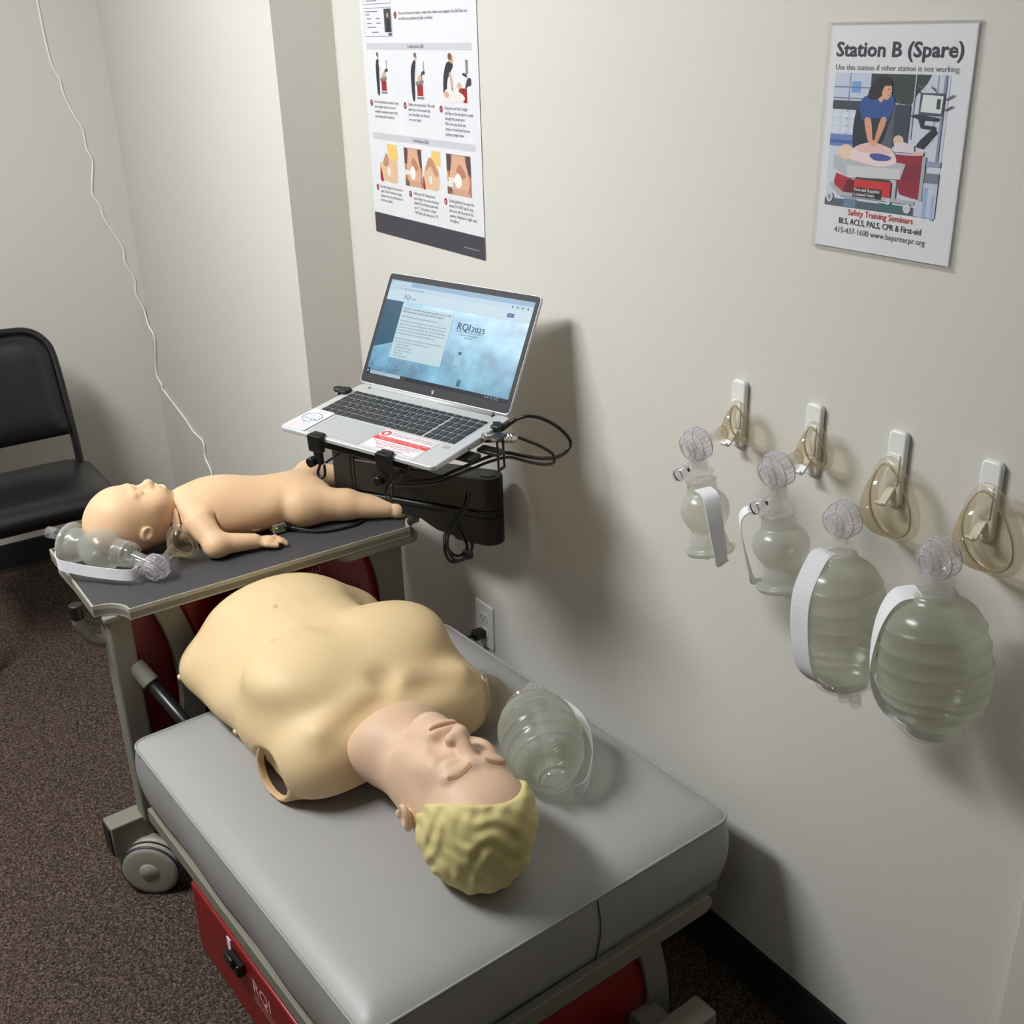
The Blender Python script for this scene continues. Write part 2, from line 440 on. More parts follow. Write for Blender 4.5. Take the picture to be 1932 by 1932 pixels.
# door casing that starts at the right edge of the photograph
struct('trim_1', MB().box((-0.018, -0.455, 0), (0.0, -0.360, 2.08)), M_TRIM, bevel=0.003)

# ceiling fixtures (out of frame, main light plus the added fill)
for (x, y, sx, sy, dp, watts, colr) in TROFFERS:
    t = thing('ceiling_light', 'white wrap-around fluorescent ceiling light, %s' % ('above the far end of the room' if y > 0 else 'added as unseen fill behind the viewer'), 'ceiling light',
              Matrix.Translation((x, y, CEIL)), 'fluorescent ceiling lights')
    for s_ in (-1, 1): MB().box((-sx/2-.012, s_*sy/2-.012, -dp-.01), (sx/2+.012, s_*sy/2+.012, 0)).build('end_cap', M_WHITE, t, bevel=.006)
    e = bpy.data.materials.new('lamp_diffuser'); e.use_nodes = True
    p = e.node_tree.nodes['Principled BSDF']; p.inputs['Base Color'].default_value = (.8, .8, .8, 1)
    p.inputs['Emission Color'].default_value = (*colr, 1); p.inputs['Emission Strength'].default_value = watts
    pr = [(-sx/2, 0), (-sx/2, -dp*.55), (-sx/2*.8, -dp*.9), (-sx/2*.45, -dp), (sx/2*.45, -dp), (sx/2*.8, -dp*.9), (sx/2, -dp*.55), (sx/2, 0)]
    vs = [(a_, q, b_) for q in (-sy/2, sy/2) for a_, b_ in pr]; k = len(pr)
    MB().add(vs, [(i, i+1, k+i+1, k+i) for i in range(k-1)]).build('diffuser', e, t)

# ------------------------------------------------------------------ white wire tacked to the wall
WIRE = [(-0.335, 2.9, 2.0), (-0.327, 2.904, 1.794), (-0.325, 2.904, 1.694), (-0.318, 2.904, 1.61), (-0.303, 2.904, 1.57), (-0.298, 2.904, 1.523), (-0.278, 2.904, 1.46), (-0.26, 2.904, 1.421), (-0.258, 2.904, 1.361), (-0.246, 2.904, 1.319), (-0.264, 2.904, 1.224), (-0.246, 2.904, 1.179), (-0.238, 2.904, 1.134), (-0.196, 2.904, 1.037), (-0.197, 2.904, 0.991), (-0.174, 2.904, 0.93), (-0.178, 2.904, 0.88), (-0.160, 2.9, 0.825), (-0.159, 2.885, 0.774), (-0.1565, 2.842, 0.733), (-0.1565, 2.89, 0.606), (-0.1565, 2.843, 0.565), (-0.1565, 2.837, 0.551), (-0.1565, 2.643, 0.501), (-0.1565, 2.559, 0.471), (-0.1565, 2.475, 0.461), (-0.1565, 2.48, 0.407), (-0.1565, 2.438, 0.368), (-0.1565, 2.44, 0.3), (-0.160, 2.45, 0.12)]
tag(MB().tube(cat_rom(WIRE, 4), 0.0032, 8).build('wire', M_CABLEW, smooth=True), 'thin wavy white wire running down the corner of the walls', 'wire')

# ------------------------------------------------------------------ wall outlet with plug
t = thing('wall_outlet', 'white duplex wall outlet low on the wall beyond the grey mattress', 'outlet', Matrix.Translation((0, 1.022, 0.382)) @ Matrix(((0, 0, -1, 0), (-1, 0, 0, 0), (0, 1, 0, 0), (0, 0, 0, 1))))
MB().box((-.0365, -.058, 0), (.0365, .058, .006)).build('face_plate', M_WHITE, t, bevel=0.004, seg=3)
for s in (1, -1):
    c = MB().prism([(0.017*math.cos(a)*1.0, s*.0195 + max(-.0125, min(.0125, .0165*math.sin(a)))) for a in [2*math.pi*k/24 for k in range(24)]], .005, .0075).build('socket', M_WHITE, t)
    sl = MB()
    for sx in (-1, 1): sl.box((sx*.0065-.001, s*.0195-.001, .0074), (sx*.0065+.001, s*.0195+.007, .0079))
    sl.lathe([(0, .0022), (.0004, .0022)], (0, s*.0195-.007, .0075), (0, 0, 1), 10, True, True)
    sl.build('slots', ink(60, 58, 55), c)
MB().lathe([(0, .0025), (.0008, .002)], (0, 0, .006), (0, 0, 1), 10, True, True).build('screw', M_WHITE, t)
pl = thing('plug', 'black power plug pushed into the lower socket of the wall outlet', 'plug', Matrix.Translation((-.0085, 1.022, 0.362)))
MB().prism([(-.012, -.011), (.012, -.011), (.012, .011), (-.012, .011)], 0, .03, lambda a, b, c: (-c, a, b)).build('plug_body', M_BLACKG, pl, bevel=0.004)
MB().tube(cat_rom([(-.028, 0, 0), (-.045, .002, -.004), (-.052, .01, -.05), (-.05, .03, -.2), (-.06, .06, -.352), (-.1, .02, -.357), (-.3, -.05, -.357)], 6), .0038, 8).build('cord', M_CABLE, pl, smooth=True)

# ------------------------------------------------------------------ chair in the back corner
def chair():
    X, Y = -0.735, 2.42
    t = thing('side_chair', 'black vinyl side chair against the back wall', 'chair', Matrix.Translation((X, Y, 0)))
    # seat cushion (domed)
    def cushion(w2, d2, th, crown, nx=14, ny=12, r=.06):
        mb = MB(); vs = []; fs = []
        for side in (1, -1):
            b = len(vs)
            for j in range(ny + 1):
                for i in range(nx + 1):
                    u = -1 + 2*i/nx; v = -1 + 2*j/ny
                    e = max(0, 1 - max(abs(u), abs(v))**6)
                    x = u*w2; y = v*d2
                    if abs(x) > w2 - r and abs(y) > d2 - r:
                        dx = abs(x) - (w2 - r); dy = abs(y) - (d2 - r); l = max(dx, dy); h = math.hypot(dx, dy)
                        if h > 0: x = math.copysign(w2 - r + dx*l/h, x); y = math.copysign(d2 - r + dy*l/h, y)
                    z = side * (th*0.35 + th*0.65*e**0.5) if side > 0 else -th*0.6
                    if side > 0: z += crown*(1-u*u)*(1-v*v)
                    vs.append((x, y, z))
            for j in range(ny):
                for i in range(nx):
                    q = (b+j*(nx+1)+i, b+j*(nx+1)+i+1, b+(j+1)*(nx+1)+i+1, b+(j+1)*(nx+1)+i); fs.append(q if side > 0 else q[::-1])
        K = (nx+1)*(ny+1); ring = [i for i in range(nx+1)] + [j*(nx+1)+nx for j in range(1, ny+1)] + [ny*(nx+1)+i for i in range(nx-1, -1, -1)] + [j*(nx+1) for j in range(ny-1, 0, -1)]
        for a, b2 in zip(ring, ring[1:] + ring[:1]): fs.append((a, a + K, b2 + K, b2))
        return mb.add(vs, fs)
    s = cushion(.225, .205, .03, .012); s.v = [(x, y - .03, z + .445) for x, y, z in s.v]
    s.build('seat', M_CHAIR, t, smooth=True)
    # side plate / frame of the seat
    MB().box((-.215, -.2, .40), (.215, .17, .43)).build('seat_frame', M_BLACKG, t, bevel=.006)
    # back
    lean = math.radians(20); cs, sn = math.cos(lean), math.sin(lean)
    def bk(x, v, n): return (x, .125 + v*sn - n*cs, .50 + v*cs + n*sn)
    B = MB(); nx, ny = 14, 12; vs = []; fs = []; K = (nx+1)*(ny+1)
    for side in (1, -1):
        for j in range(ny+1):
            for i in range(nx+1):
                u = -1+2*i/nx; v = j/ny; x = u*.19; vv = .055 + v*.325
                if v > .6 and abs(u) > .55:
                    r = .085; dx = max(0, abs(x)-(.19-r)); dy = max(0, vv-(.38-r))
                    if dx > 0 and dy > 0:
                        l = max(dx, dy); h = math.hypot(dx, dy); x = math.copysign(.19-r+dx*l/h, x); vv = .38-r+dy*l/h
                e = max(0, 1-max(abs(u), abs(2*v-1))**6)**.5
                n = (.012+.022*e) if side > 0 else -.012
                vs.append(bk(x, vv, n + .02*(x/.185)**2))
    for side in (0, 1):
        for j in range(ny):
            for i in range(nx):
                q = (side*K+j*(nx+1)+i, side*K+j*(nx+1)+i+1, side*K+(j+1)*(nx+1)+i+1, side*K+(j+1)*(nx+1)+i); fs.append(q if side == 0 else q[::-1])
    ring = [i for i in range(nx+1)] + [j*(nx+1)+nx for j in range(1, ny+1)] + [ny*(nx+1)+i for i in range(nx-1, -1, -1)] + [j*(nx+1) for j in range(ny-1, 0, -1)]
    for a, b2 in zip(ring, ring[1:]+ring[:1]): fs.append((a, a+K, b2+K, b2))
    B.add(vs, fs).build('backrest', M_CHAIR, t, smooth=True)
    # tubular back frame running round the backrest and down to the seat
    pts = [(.2, .12, .40), bk(.2, -.02, 0), bk(.2, .1, .018), bk(.2, .29, .018), bk(.185, .35, .015), bk(.145, .385, .008), bk(.08, .393, .002), bk(0, .395, 0)]
    full = pts + [(-p[0], p[1], p[2]) for p in pts[-2::-1]]
    MB().tube(cat_rom(full, 5), .0125, 10).build('back_frame', M_BLACKG, t, smooth=True)
    for sx in (-1, 1):
        MB().tube([(sx*.2, .12, .41), (sx*.205, .17, .2), (sx*.21, .215, .0)], .011, 10).build('leg', M_BLACKG, t, smooth=True)
        MB().tube([(sx*.2, -.19, .41), (sx*.205, -.2, .2), (sx*.21, -.205, .0)], .011, 10).build('leg', M_BLACKG, t, smooth=True)
        MB().prism(rrect(-.17, -.014, .16, .014, .012), -.004, .004, lambda a, b, c, sx=sx: (sx*.226 + c*1.2, a - .02, .44 + b)).build('side_rail', M_BLACKG, t, bevel=.002)
chair()

# ================================================================== TRAINING CART
def cart():
    t = thing('training_cart', 'grey and red resuscitation training cart on casters, with a tray shelf at its far end', 'cart', CART)
    # ---- lower chassis
    rb = MB().box((-.048, 1.005, .102), (.775, 1.054, .178)).build('rear_foot_beam', M_TAUPE, t, bevel=.004)
    for x in (-.051, .772): MB().box((x, 1.008, .105), (x + .006, 1.051, .175)).build('end_cap', M_BLACK, rb, bevel=.002)
    fb = MB().box((.13, -.109, .102), (.585, -.059, .178)).build('front_foot_beam', M_TAUPE, t, bevel=.004)
    for x in (.127, .582): MB().box((x, -.106, .105), (x + .006, -.062, .175)).build('end_cap', M_TAUPE, fb, bevel=.002)
    for x in (.2, .515): MB().beam((x, -.06, .13), (x, 1.01, .13), .05, .04).build('lower_rail', M_TAUPE, t, bevel=.003)
    # ---- rear posts carrying the tray
    for x in (.021, .645): MB().box((x, .985, .17), (x + .048, 1.035, .665)).build('post', M_TAUPE, t, bevel=.006, seg=3)
    MB().box((.015, .975, .655), (.72, 1.26, .668)).build('tray_bearer', M_TAUPE, t, bevel=.003)
    # ---- curved end frames with red infill (front under the mattress, rear under the tray)
    def arch(name, y, ztop, zbot, xs_out, th=.022, w=.046):
        """one curved leg strip; xs_out = [(x outer, z)] right-hand side"""
        o = cat_rom([(x, 0, z) for x, z in xs_out], 6)
        for side in (1, -1):
            vs = []
            for p in o:
                xo = p.x if side > 0 else (.715 - p.x if name == 'front' else p.x - .53)
                xi = xo - side*w
                for yy in (y, y + th): vs.append((xo, yy, p.z)); vs.append((xi, yy, p.z))
            fs = []
            n = len(o)
            for i in range(n - 1):
                a = 4*i; b = a + 4
                fs += [(a, a+1, b+1, b), (a+2, b+2, b+3, a+3), (a, b, b+2, a+2), (a+1, a+3, b+3, b+1)]
            fs += [(0, 2, 3, 1), (4*n-4, 4*n-3, 4*n-1, 4*n-2)]
            MB().add(vs, fs).build('curved_leg', M_TAUPE, t, bevel=.0025)
    front_o = [(.541, .30), (.545, .284), (.556, .241), (.568, .176), (.574, .11)]
    arch('front', -.012, .3, .1, front_o)
    rear_o = [(.640, .65), (.651, .617), (.665, .559), (.669, .503), (.668, .44), (.655, .36), (.64, .25), (.63, .17)]
    arch('rear', .972, .65, .15, rear_o, w=.052)
    # red infill panels (slightly bowed sheet)
    def infill(name, y, outl, bow, w, lab=None):
        o = cat_rom([(x, 0, z) for x, z in outl], 6); vs = []; fs = []; nx = 12
        for p in o:
            xr = p.x - w; xl = .715 - p.x + w if name == 'front_panel' else p.x - .53 + w
            for i in range(nx + 1):
                u = i/nx; vs.append((xl + (xr-xl)*u, y - bow*math.sin(math.pi*(p.z-outl[-1][1])/(outl[0][1]-outl[-1][1])), p.z))
        for j in range(len(o)-1):
            for i in range(nx): a = j*(nx+1)+i; fs.append((a, a+1, a+nx+2, a+nx+1))
        q = MB().add(vs, fs).build(name, M_RED, t, smooth=True)
        s = q.modifiers.new('solid', 'SOLIDIFY'); s.thickness = .006; s.offset = -1
        return q
    fp = infill('front_panel', .006, front_o, .012, .044)
    rp = infill('rear_panel', .985, rear_o, .0, .05)
    text('Laerdal', .026, .405, .613, 0, ink(214, 170, 165), rp, 'lettering', M=Matrix(((1,0,0,0),(0,0,-1,.9772),(0,1,0,0),(0,0,0,1))))
    text('RQI', .03, .30, .13, 0, ink(225, 200, 195), fp, 'lettering', M=Matrix(((1,0,0,0),(0,0,-1,-.0145),(0,1,0,0),(0,0,0,1))))
    # speaker holes punched in the rear panel
    for j in range(5):
        for i in range(6):
            x = .515 + i*.0125 + (j % 2)*.006; z = .573 - j*.0135 - i*.0018
            if (i - 2.4)**2/7.2 + (j - 2)**2/5.2 > 1.05: continue
            MB().lathe([(0, .0024), (.0008, .0024)], (x, .9780, z), (0, -1, 0), 8, True, True).build('speaker_hole', M_BLACK, rp)
    # dark red side and back sheet behind the posts
    MB().box((.066, 1.02, .17), (.65, 1.028, .65)).build('back_sheet', M_RED, t)
    # ---- bench: steel pan under the mattress
    pan = MB().box((.012, .012, .285), (.703, .862, .316)).build('bench_pan', M_TAUPE, t, bevel=.003)
    def slot(a, b, c): return (a, c, b)
    # front rail plate with rounded ends
    poly = rrect(.045, .282, .667, .318, .0165, 8)
    MB().prism(poly, -.014, .004, slot).build('front_rail', M_TAUPE, t, bevel=.002)
    MB().prism(rrect(.02, .272, .86, .302, .006, 4), -.004, .012, lambda a, b, c: (c, a, b)).build('side_rail', M_TAUPE, t, bevel=.0015)
    MB().prism(rrect(.02, .272, .86, .302, .006, 4), .703, .719, lambda a, b, c: (c, a, b)).build('side_rail', M_TAUPE, t, bevel=.0015)
    # gap strip
    MB().box((.002, .03, .262), (.71, .85, .274)).build('shadow_gap_strip', M_BLACK, t)
    # drawer under the bench, on the aisle side
    d = MB().box((-.006, .10, .10), (.50, .655, .262)).build('drawer', M_RED, t, bevel=.004)
    lt = MB().box((-.022, .428, .214), (-.006, .478, .238)).build('latch', M_BLACKG, d, bevel=.003)
    MB().box((-.027, .436, .232), (-.02, .47, .252)).build('latch_lever', M_BLACKG, d, bevel=.002)
    MB().box((-.0075, .482, .222), (-.0055, .497, .250)).build('latch_label', M_PAPER, d)
    TM = Matrix(((0, 0, -1, -.0064), (-1, 0, 0, 0), (0, 1, 0, 0), (0, 0, 0, 1)))
    text('RQI', .042, -.405, .20, 0, ink(226, 196, 192), d, 'lettering', M=TM)
    text('RESUSCITATION QUALITY\nIMPROVEMENT', .011, -.405, .185, 0, ink(214, 160, 156), d, 'lettering', M=TM)
    # ---- tray on top of the posts (slightly askew)
    TR = Matrix.Translation((.0, .94, .685)) @ Matrix.Rotation(math.radians(-2.9), 4, 'Z')
    Wt, Dt, c = .725, .43, .058
    def outline(ins, n=8):
        o = []
        # notched (concave) corners
        for (cx, cy, a0) in ((0, 0, 90), (Wt, 0, 180), (Wt, Dt, 270), (0, Dt, 0)):
            for k in range(n + 1):
                a = math.radians(a0 - 90*k/n)
                # concave fillet whose centre sits on the corner
                o.append((cx + (c - .004)*math.cos(a)*1.0, cy + (c - .004)*math.sin(a)))
        return o
    full = outline(0)
    cx0, cy0 = Wt/2, Dt/2
    inset = [((x-cx0)*(1-.014) + cx0, (y-cy0)*(1-.022) + cy0) for x, y in full]
    tray = MB().prism(full[::-1], -.014, .0).xf(TR).build('tray', M_TRAY, t, bevel=.001)
    MB().prism(inset[::-1], .0, .0035).xf(TR).build('tray_mat', M_RUB, tray, bevel=.0008)
    lip = MB()
    lp = []
    n = len(full); vs = []; fs = []
    for i in range(n):
        x, y = full[i]; dx, dy = x-cx0, y-cy0; l = math.hypot(dx, dy)
        ix, iy = x - dx/l*.004, y - dy/l*.004
        vs += [(x, y, -.016), (x, y, .0075), (ix, iy, .0075), (ix, iy, -.016)]
    for i in range(n):
        j = (i+1) % n
        for k in range(4): fs.append((4*i+k, 4*i+(k+1)%4, 4*j+(k+1)%4, 4*j+k))
    MB().add(vs, fs).xf(TR).build('tray_rim', M_TRAY, tray)
    # under-tray bracket at the wall end
    MB().prism(rrect(.50, .0, .70, .14, .03, 6), -.035, -.016).xf(TR).build('tray_bracket', M_TAUPE, t, bevel=.004)
    # ---- push handle at the aisle end of the tray
    hd = MB().tube(cat_rom([(-.018, 1.03, .672), (-.019, 1.03, .655), (-.012, 1.03, .632), (.002, 1.03, .606), (.03, 1.03, .590)], 6), .0115, 14).build('push_handle', M_TAUPE, t, smooth=True)
    MB().lathe([(0, .0135), (.03, .0135)], (-.018, 1.03, .66), (0, 0, 1), 16, True, True).build('handle_collar', M_BLACK, hd, bevel=.002)
    # ---- slanting black strut from the post down to the bench
    st = MB().tube([(.07, .985, .523), (.125, .86, .40), (.16, .78, .31)], .0135, 14).build('strut', M_BLACKG, t, smooth=True)
    MB().tube([(.063, 1.0, .538), (.079, .966, .503)], .0185, 16).build('strut_knob', M_TAUPE, st, bevel=.002)
    # ---- bench support column
    for x in (.08, .60): MB().box((x, .80, .178), (x + .04, .84, .286)).build('bench_leg', M_TAUPE, t, bevel=.003)
    # ---- casters
    def caster(x, y, ang, r=.057, of=.055):
        R = Matrix.Translation((x, y, 0)) @ Matrix.Rotation(ang, 4, 'Z')
        h = MB().lathe([(.045, .019), (.06, .0215), (.102, .0215)], (0, 0, 0), (0, 0, 1), 20, True, True)
        ca = h.xf(R).build('caster', M_CAST, t, bevel=.003)
        MB().add([(-.007, .012, .03), (.007, .012, .03), (.007, -of-.01, .05), (-.007, -of-.01, .05), (-.007, .012, .085), (.007, .012, .085), (.007, -of+.02, .085), (-.007, -of+.02, .085)],
                 [(0,3,2,1), (4,5,6,7), (0,1,5,4), (1,2,6,5), (2,3,7,6), (3,0,4,7)]).xf(R).build('fork', M_CAST, ca, bevel=.003)
        for s in (-1, 1):
            MB().lathe([(s*.008, r*.93), (s*.011, r), (s*.022, r), (s*.027, r*.93), (s*.029, r*.80), (s*.0295, r*.4)], (0, -of, r), (1, 0, 0), 36, True, True).xf(R).build('wheel', M_CAST, ca, auto=40)
            MB().lathe([(s*.021, r*.995), (s*.022, r*1.012), (s*.0255, r*.985), (s*.026, r*.965)], (0, -of, r), (1, 0, 0), 36).xf(R).build('tread', M_NAVY, ca, smooth=True)
            MB().lathe([(s*.0295, r*.34), (s*.032, r*.31), (s*.0325, .0)], (0, -of, r), (1, 0, 0), 26).xf(R).build('hub', M_CAST, ca, smooth=True)
        vs = []; fs = []
        for i in range(13):
            a = math.radians(5 + 140*i/12); q_ = r*1.07
            for xx in (-.0085, .0085): vs.append((xx, -of + q_*math.cos(a), r + q_*math.sin(a)))
        for i in range(12): fs.append((2*i, 2*i+1, 2*i+3, 2*i+2))
        q = MB().add(vs, fs).xf(R).build('hood', M_CAST, ca, smooth=True); s = q.modifiers.new('s', 'SOLIDIFY'); s.thickness = .004
    caster(-.020, 1.024, math.radians(50), .063)
    caster(.735, 1.028, math.radians(10))
    caster(.16, -.084, math.radians(-20))
    caster(.555, -.084, math.radians(15))
cart()

# ================================================================== MATTRESS
def mattress():
    t = thing('mattress', 'thick grey vinyl mattress pad lying on the cart bench', 'mattress', cart_at(.357, .435, .317))
    hx, hy, H = .362, .437, .131
    n = 40; vs = []; fs = []
    def shape(u, v):
        # rounded plan, softly crowned top
        x, y = u*hx, v*hy; r = .028
        ax, ay = abs(x), abs(y)
        if ax > hx-r and ay > hy-r:
            dx, dy = ax-(hx-r), ay-(hy-r); l = max(dx, dy); h = math.hypot(dx, dy)
            if h > 0: x = math.copysign(hx-r+dx*l/h, x); y = math.copysign(hy-r+dy*l/h, y)
        e = min(hx-abs(u*hx), hy-abs(v*hy))
        z = H + .022*(1-math.exp(-e/.03)) + .004*math.exp(-((x-.0)**2+(y)**2)/.06)
        return x, y, z
    def warp(k): # denser near the rim
        s = -1 + 2*k/n; return math.copysign(1-(1-abs(s))**1.7, s)
    for j in range(n+1):
        for i in range(n+1): vs.append(shape(warp(i), warp(j)))
    for j in range(n):
        for i in range(n): a = j*(n+1)+i; fs.append((a, a+1, a+n+2, a+n+1))
    MB().add(vs, fs).build('top_cover', M_VINYL, t, smooth=True)
    ring = [i for i in range(n+1)] + [j*(n+1)+n for j in range(1, n+1)] + [n*(n+1)+i for i in range(n-1, -1, -1)] + [j*(n+1) for j in range(n-1, 0, -1)]
    rp = [vs[i] for i in ring]
    # side band, gently bulging and wrinkled
    sv = []; sf = []; m = 8; k = len(rp)
    for q in range(m+1):
        f = q/m
        for (x, y, z) in rp:
            b = .007*math.sin(math.pi*f) - .004*f
            nx_, ny_ = x/hx, y/hy
            px = math.copysign(1, x) if abs(nx_) > .93 else 0; py = math.copysign(1, y) if abs(ny_) > .93 else 0
            wv = .0015*math.sin(9*x + 23*y + 3*f)
            sv.append((x + px*(b+wv), y + py*(b+wv), z*(1-f) + .002*f))
    for q in range(m):
        for i in range(k): sf.append((q*k+i, q*k+(i+1)%k, (q+1)*k+(i+1)%k, (q+1)*k+i))
    sf.append(tuple(m*k+i for i in range(k)))
    MB().add(sv, sf).build('side_band', M_VINYL, t, smooth=True, recalc=True)
    MB().tube([(x*1.002, y*1.002, z+.0005) for x, y, z in rp], .0026, 8, closed=True).build('piping', M_PIPE, t, smooth=True)
    # vertical seams in the band
    def bandpt(x, y, f, ox, oy):
        b = .007*math.sin(math.pi*f) - .004*f + .0004; return (x + ox*b, y + oy*b, H*(1-f)+.002*f)
    for (x, y, ox, oy) in ((.055, -hy, 0, -1), (-hx, .398, -1, 0), (hx, -.41, 1, 0)):
        MB().tube([bandpt(x + .004*math.sin(math.pi*f/8), y, f/8, ox, oy) for f in range(9)], .0011, 6).build('seam', mat('seam_dark', (70, 70, 68), .7), t, smooth=True)
mattress()

# ================================================================== LAPTOP
def lap_frame():
    a, ti, ro = -1.1992, 0.0811, 0.0309
    return Matrix.Translation((-.5084, .8974, 1.0283)) @ Matrix.Rotation(a, 4, 'Z') @ Matrix.Rotation(ti, 4, 'X') @ Matrix.Rotation(ro, 4, 'Y')
LAP = lap_frame()
def laptop():
    W_, D_ = .359, .234
    t = thing('laptop', 'open silver laptop with a blue web page on its screen, held on the black arm', 'laptop', LAP)
    bmb = MB().prism(rrect(0, 0, W_, D_, .011, 6), -.0165, 0)
    bmb.v = [(x, y, z if z > -.001 else -.0085 - .009*min(1, y/.12)) for x, y, z in bmb.v]     # thinner towards the front
    b = bmb.build('base', M_SILVER, t, bevel=.0022, seg=3)
    # keyboard well
    MB().prism(rrect(.0165, .088, .3375, .199, .003, 3), -.0002, .0003).build('keyboard_deck', mat('deck_silver', (196, 197, 199), .45, metal=.2), t)
    # keys, one object each; shared mesh per size
    cache = {}
    def key(x0, y0, w, h, cap=None):
        k = (round(w, 4), round(h, 4))
        if k not in cache:
            g = .0012; mb = MB()
            vs = [(g, g, 0), (w-g, g, 0), (w-g, h-g, 0), (g, h-g, 0), (g+.0008, g+.0008, .0014), (w-g-.0008, g+.0008, .0014), (w-g-.0008, h-g-.0008, .0014), (g+.0008, h-g-.0008, .0014)]
            cache[k] = mb.add(vs, [(4,5,6,7), (0,1,5,4), (1,2,6,5), (2,3,7,6), (3,0,4,7)]).build('key', M_KEY, t, recalc=False); o = cache[k]
        else:
            o = cache[k].copy(); COL.objects.link(o); o.parent = t
        o.location = (x0, y0, .0004)
        if cap: text(cap, .0055 if len(cap) == 1 else .0036, w/2, h/2 - .002, .00155, M_KEYT, o, 'key_legend', 'CENTER')
    X0, U, RH = .018, .01845, .0187
    y = .0895
    rows = [
        [('ctrl', 1.0), ('fn', 1.0), ('', 1.0), ('alt', 1.0), (None, 5.0), ('alt', 1.0), ('ctrl', 1.0), ('<', 1.0), ('v', 1.4), ('>', 1.0), ('', .1)],
        [('shift', 2.25)] + [(c, 1) for c in 'ZXCVBNM,./'] + [('shift', 2.15)],
        [('caps', 1.75)] + [(c, 1) for c in "ASDFGHJKL;'"] + [('enter', 1.65)],
        [('tab', 1.4)] + [(c, 1) for c in 'QWERTYUIOP[]'] + [('\\', 1.0)],
        [('`', .8)] + [(c, 1) for c in '1234567890-='] + [('back', 1.6)],
    ]
    NP = [['0', '.', None], ['1', '2', '3'], ['4', '5', '6'], ['7', '8', '9'], ['num', '/', '*']]
    for r, row in enumerate(rows):
        tot = sum(w_ for _, w_ in row if w_ > .2); sc = (13.4*.0183) / tot; x = X0
        for c, w_ in row:
            if w_ < .2: continue
            key(x, y, w_*sc, RH, c if c else None); x += w_*sc
        x = X0 + 13.4*.0183 + .003; u = (.3365 - x)/4
        for i in range(4):
            if i == 3:
                if r in (0, 2): key(x + 3*u, y, u, RH*2, 'enter' if r == 0 else '+')
                elif r == 4: key(x + 3*u, y, u, RH, '-')
            elif NP[r][i]:
                key(x + i*u, y, u, RH, NP[r][i])
            elif r == 0: key(x + i*u, y, u, RH)
        y += RH
    fx = X0; fu = (.3365-X0)/17
    for i in range(17): key(fx + i*fu, y + .0004, fu, .0128)
    # touchpad, fingerprint sensor, hinge strip
    tp = MB().prism(rrect(.067, .010, .186, .083, .002, 3), 0, .0004).build('touchpad', M_PAD, t)
    MB().tube([(p[0], p[1], .0004) for p in rrect(.067, .010, .186, .083, .002, 3)], .00035, 4, closed=True).build('touchpad_edge', mat('pad_edge', (150, 152, 155), .4), tp)
    MB().prism(rrect(.323, .070, .337, .080, .001, 2), 0, .0004).build('fingerprint_sensor', mat('sensor_grey', (165, 166, 168), .3), t)
    MB().lathe([(0, .0045), (.29, .0045)], (.034, D_-.009, .0025), (1, 0, 0), 14, True, True).build('hinge_bar', M_SILVER, t, smooth=True)
    for x in (.0305, .3255): MB().box((x-.0010, D_-.016, -.0002), (x+.0010, D_-.006, .0012)).build('hinge_gap', M_BLACK, t)
    # right side ports
    for y0, y1, z0, z1 in ((.208, .214, -.0095, -.0045), (.150, .164, -.0115, -.005), (.100, .103, -.009, -.006)):
        MB().box((W_-.001, y0, z0), (W_+.0004, y1, z1)).build('port', M_BLACK, t)
    # stickers on the palm rest
    s1 = MB().prism(rrect(.006, .005, .058, .0915, .0035, 4), 0, .0022).build('review_card', M_PAPER, t, bevel=.0003)
    text('Find us on', .0052, .032, .0815, .0023, ink(120, 120, 125), s1, 'lettering', 'CENTER')
    rg = MB().tube([(.032 + .0195*math.cos(2*math.pi*k/30), .0565 + .0185*math.sin(2*math.pi*k/30), .0023) for k in range(30)], .0007, 4, closed=True).build('ring', ink(80, 100, 110), s1)
    text('Review us\non', .0055, .032, .0625, .0023, ink(110, 112, 118), s1, 'lettering', 'CENTER')
    text('Google', .0105, .032, .0475, .0024, ink(66, 92, 160), s1, 'lettering', 'CENTER')
    for i in range(5):
        st = []
        for k in range(10):
            r = .0024 if k % 2 == 0 else .0010; a = math.pi/2 + k*math.pi/5; st.append((.018 + i*.007 + r*math.cos(a), .0335 + r*math.sin(a)))
        MB().poly(st, .0023).build('star', ink(70, 70, 80), s1)
    text('Tap your phone here\nWrite a quick review\nLeave us a star here\nThank you very much', .0046, .032, .0255, .0023, ink(196, 70, 80), s1, 'lettering', 'CENTER', line=1.1)
    s2 = MB().prism(rrect(.187, .009, .311, .0845, .001, 2), 0, .0006).build('notice_sticker', M_PAPER, t)
    MB().tube([(x, y_, .0007) for x, y_ in rrect(.190, .012, .308, .0815, .001, 2)], .0003, 4, closed=True).build('border', ink(120, 120, 125), s2)
    MB().rect(.1885, .044, .3095, .0585, .00075).build('red_band', ink(222, 66, 58), s2)
    MB().disc(.200, .070, .0095, None, .00075).build('hand_badge', ink(214, 62, 56), s2)
    hd = MB(); hd.rect(.1965, .064, .2035, .0705, .0009)
    for i in range(4): hd.rect(.1966 + i*.0018, .0703, .198 + i*.0018, .0755 - abs(i-1.4)*.0007, .0009)
    hd.poly([(.2035, .0655), (.2062, .0700), (.2052, .0709), (.2035, .0685)], .0009)
    hd.build('hand_symbol', M_PAPER, s2)
    text('Please use a pair of gloves before\nusing the touch screen computer.', .0060, .2125, .0735, .0009, ink(206, 60, 56), s2, 'lettering', width=.093)
    text('DO NOT LOG IN TO YOUR PERSONAL EMAIL', .0060, .249, .0525, .0010, M_PAPER, s2, 'lettering', 'CENTER', width=.113)
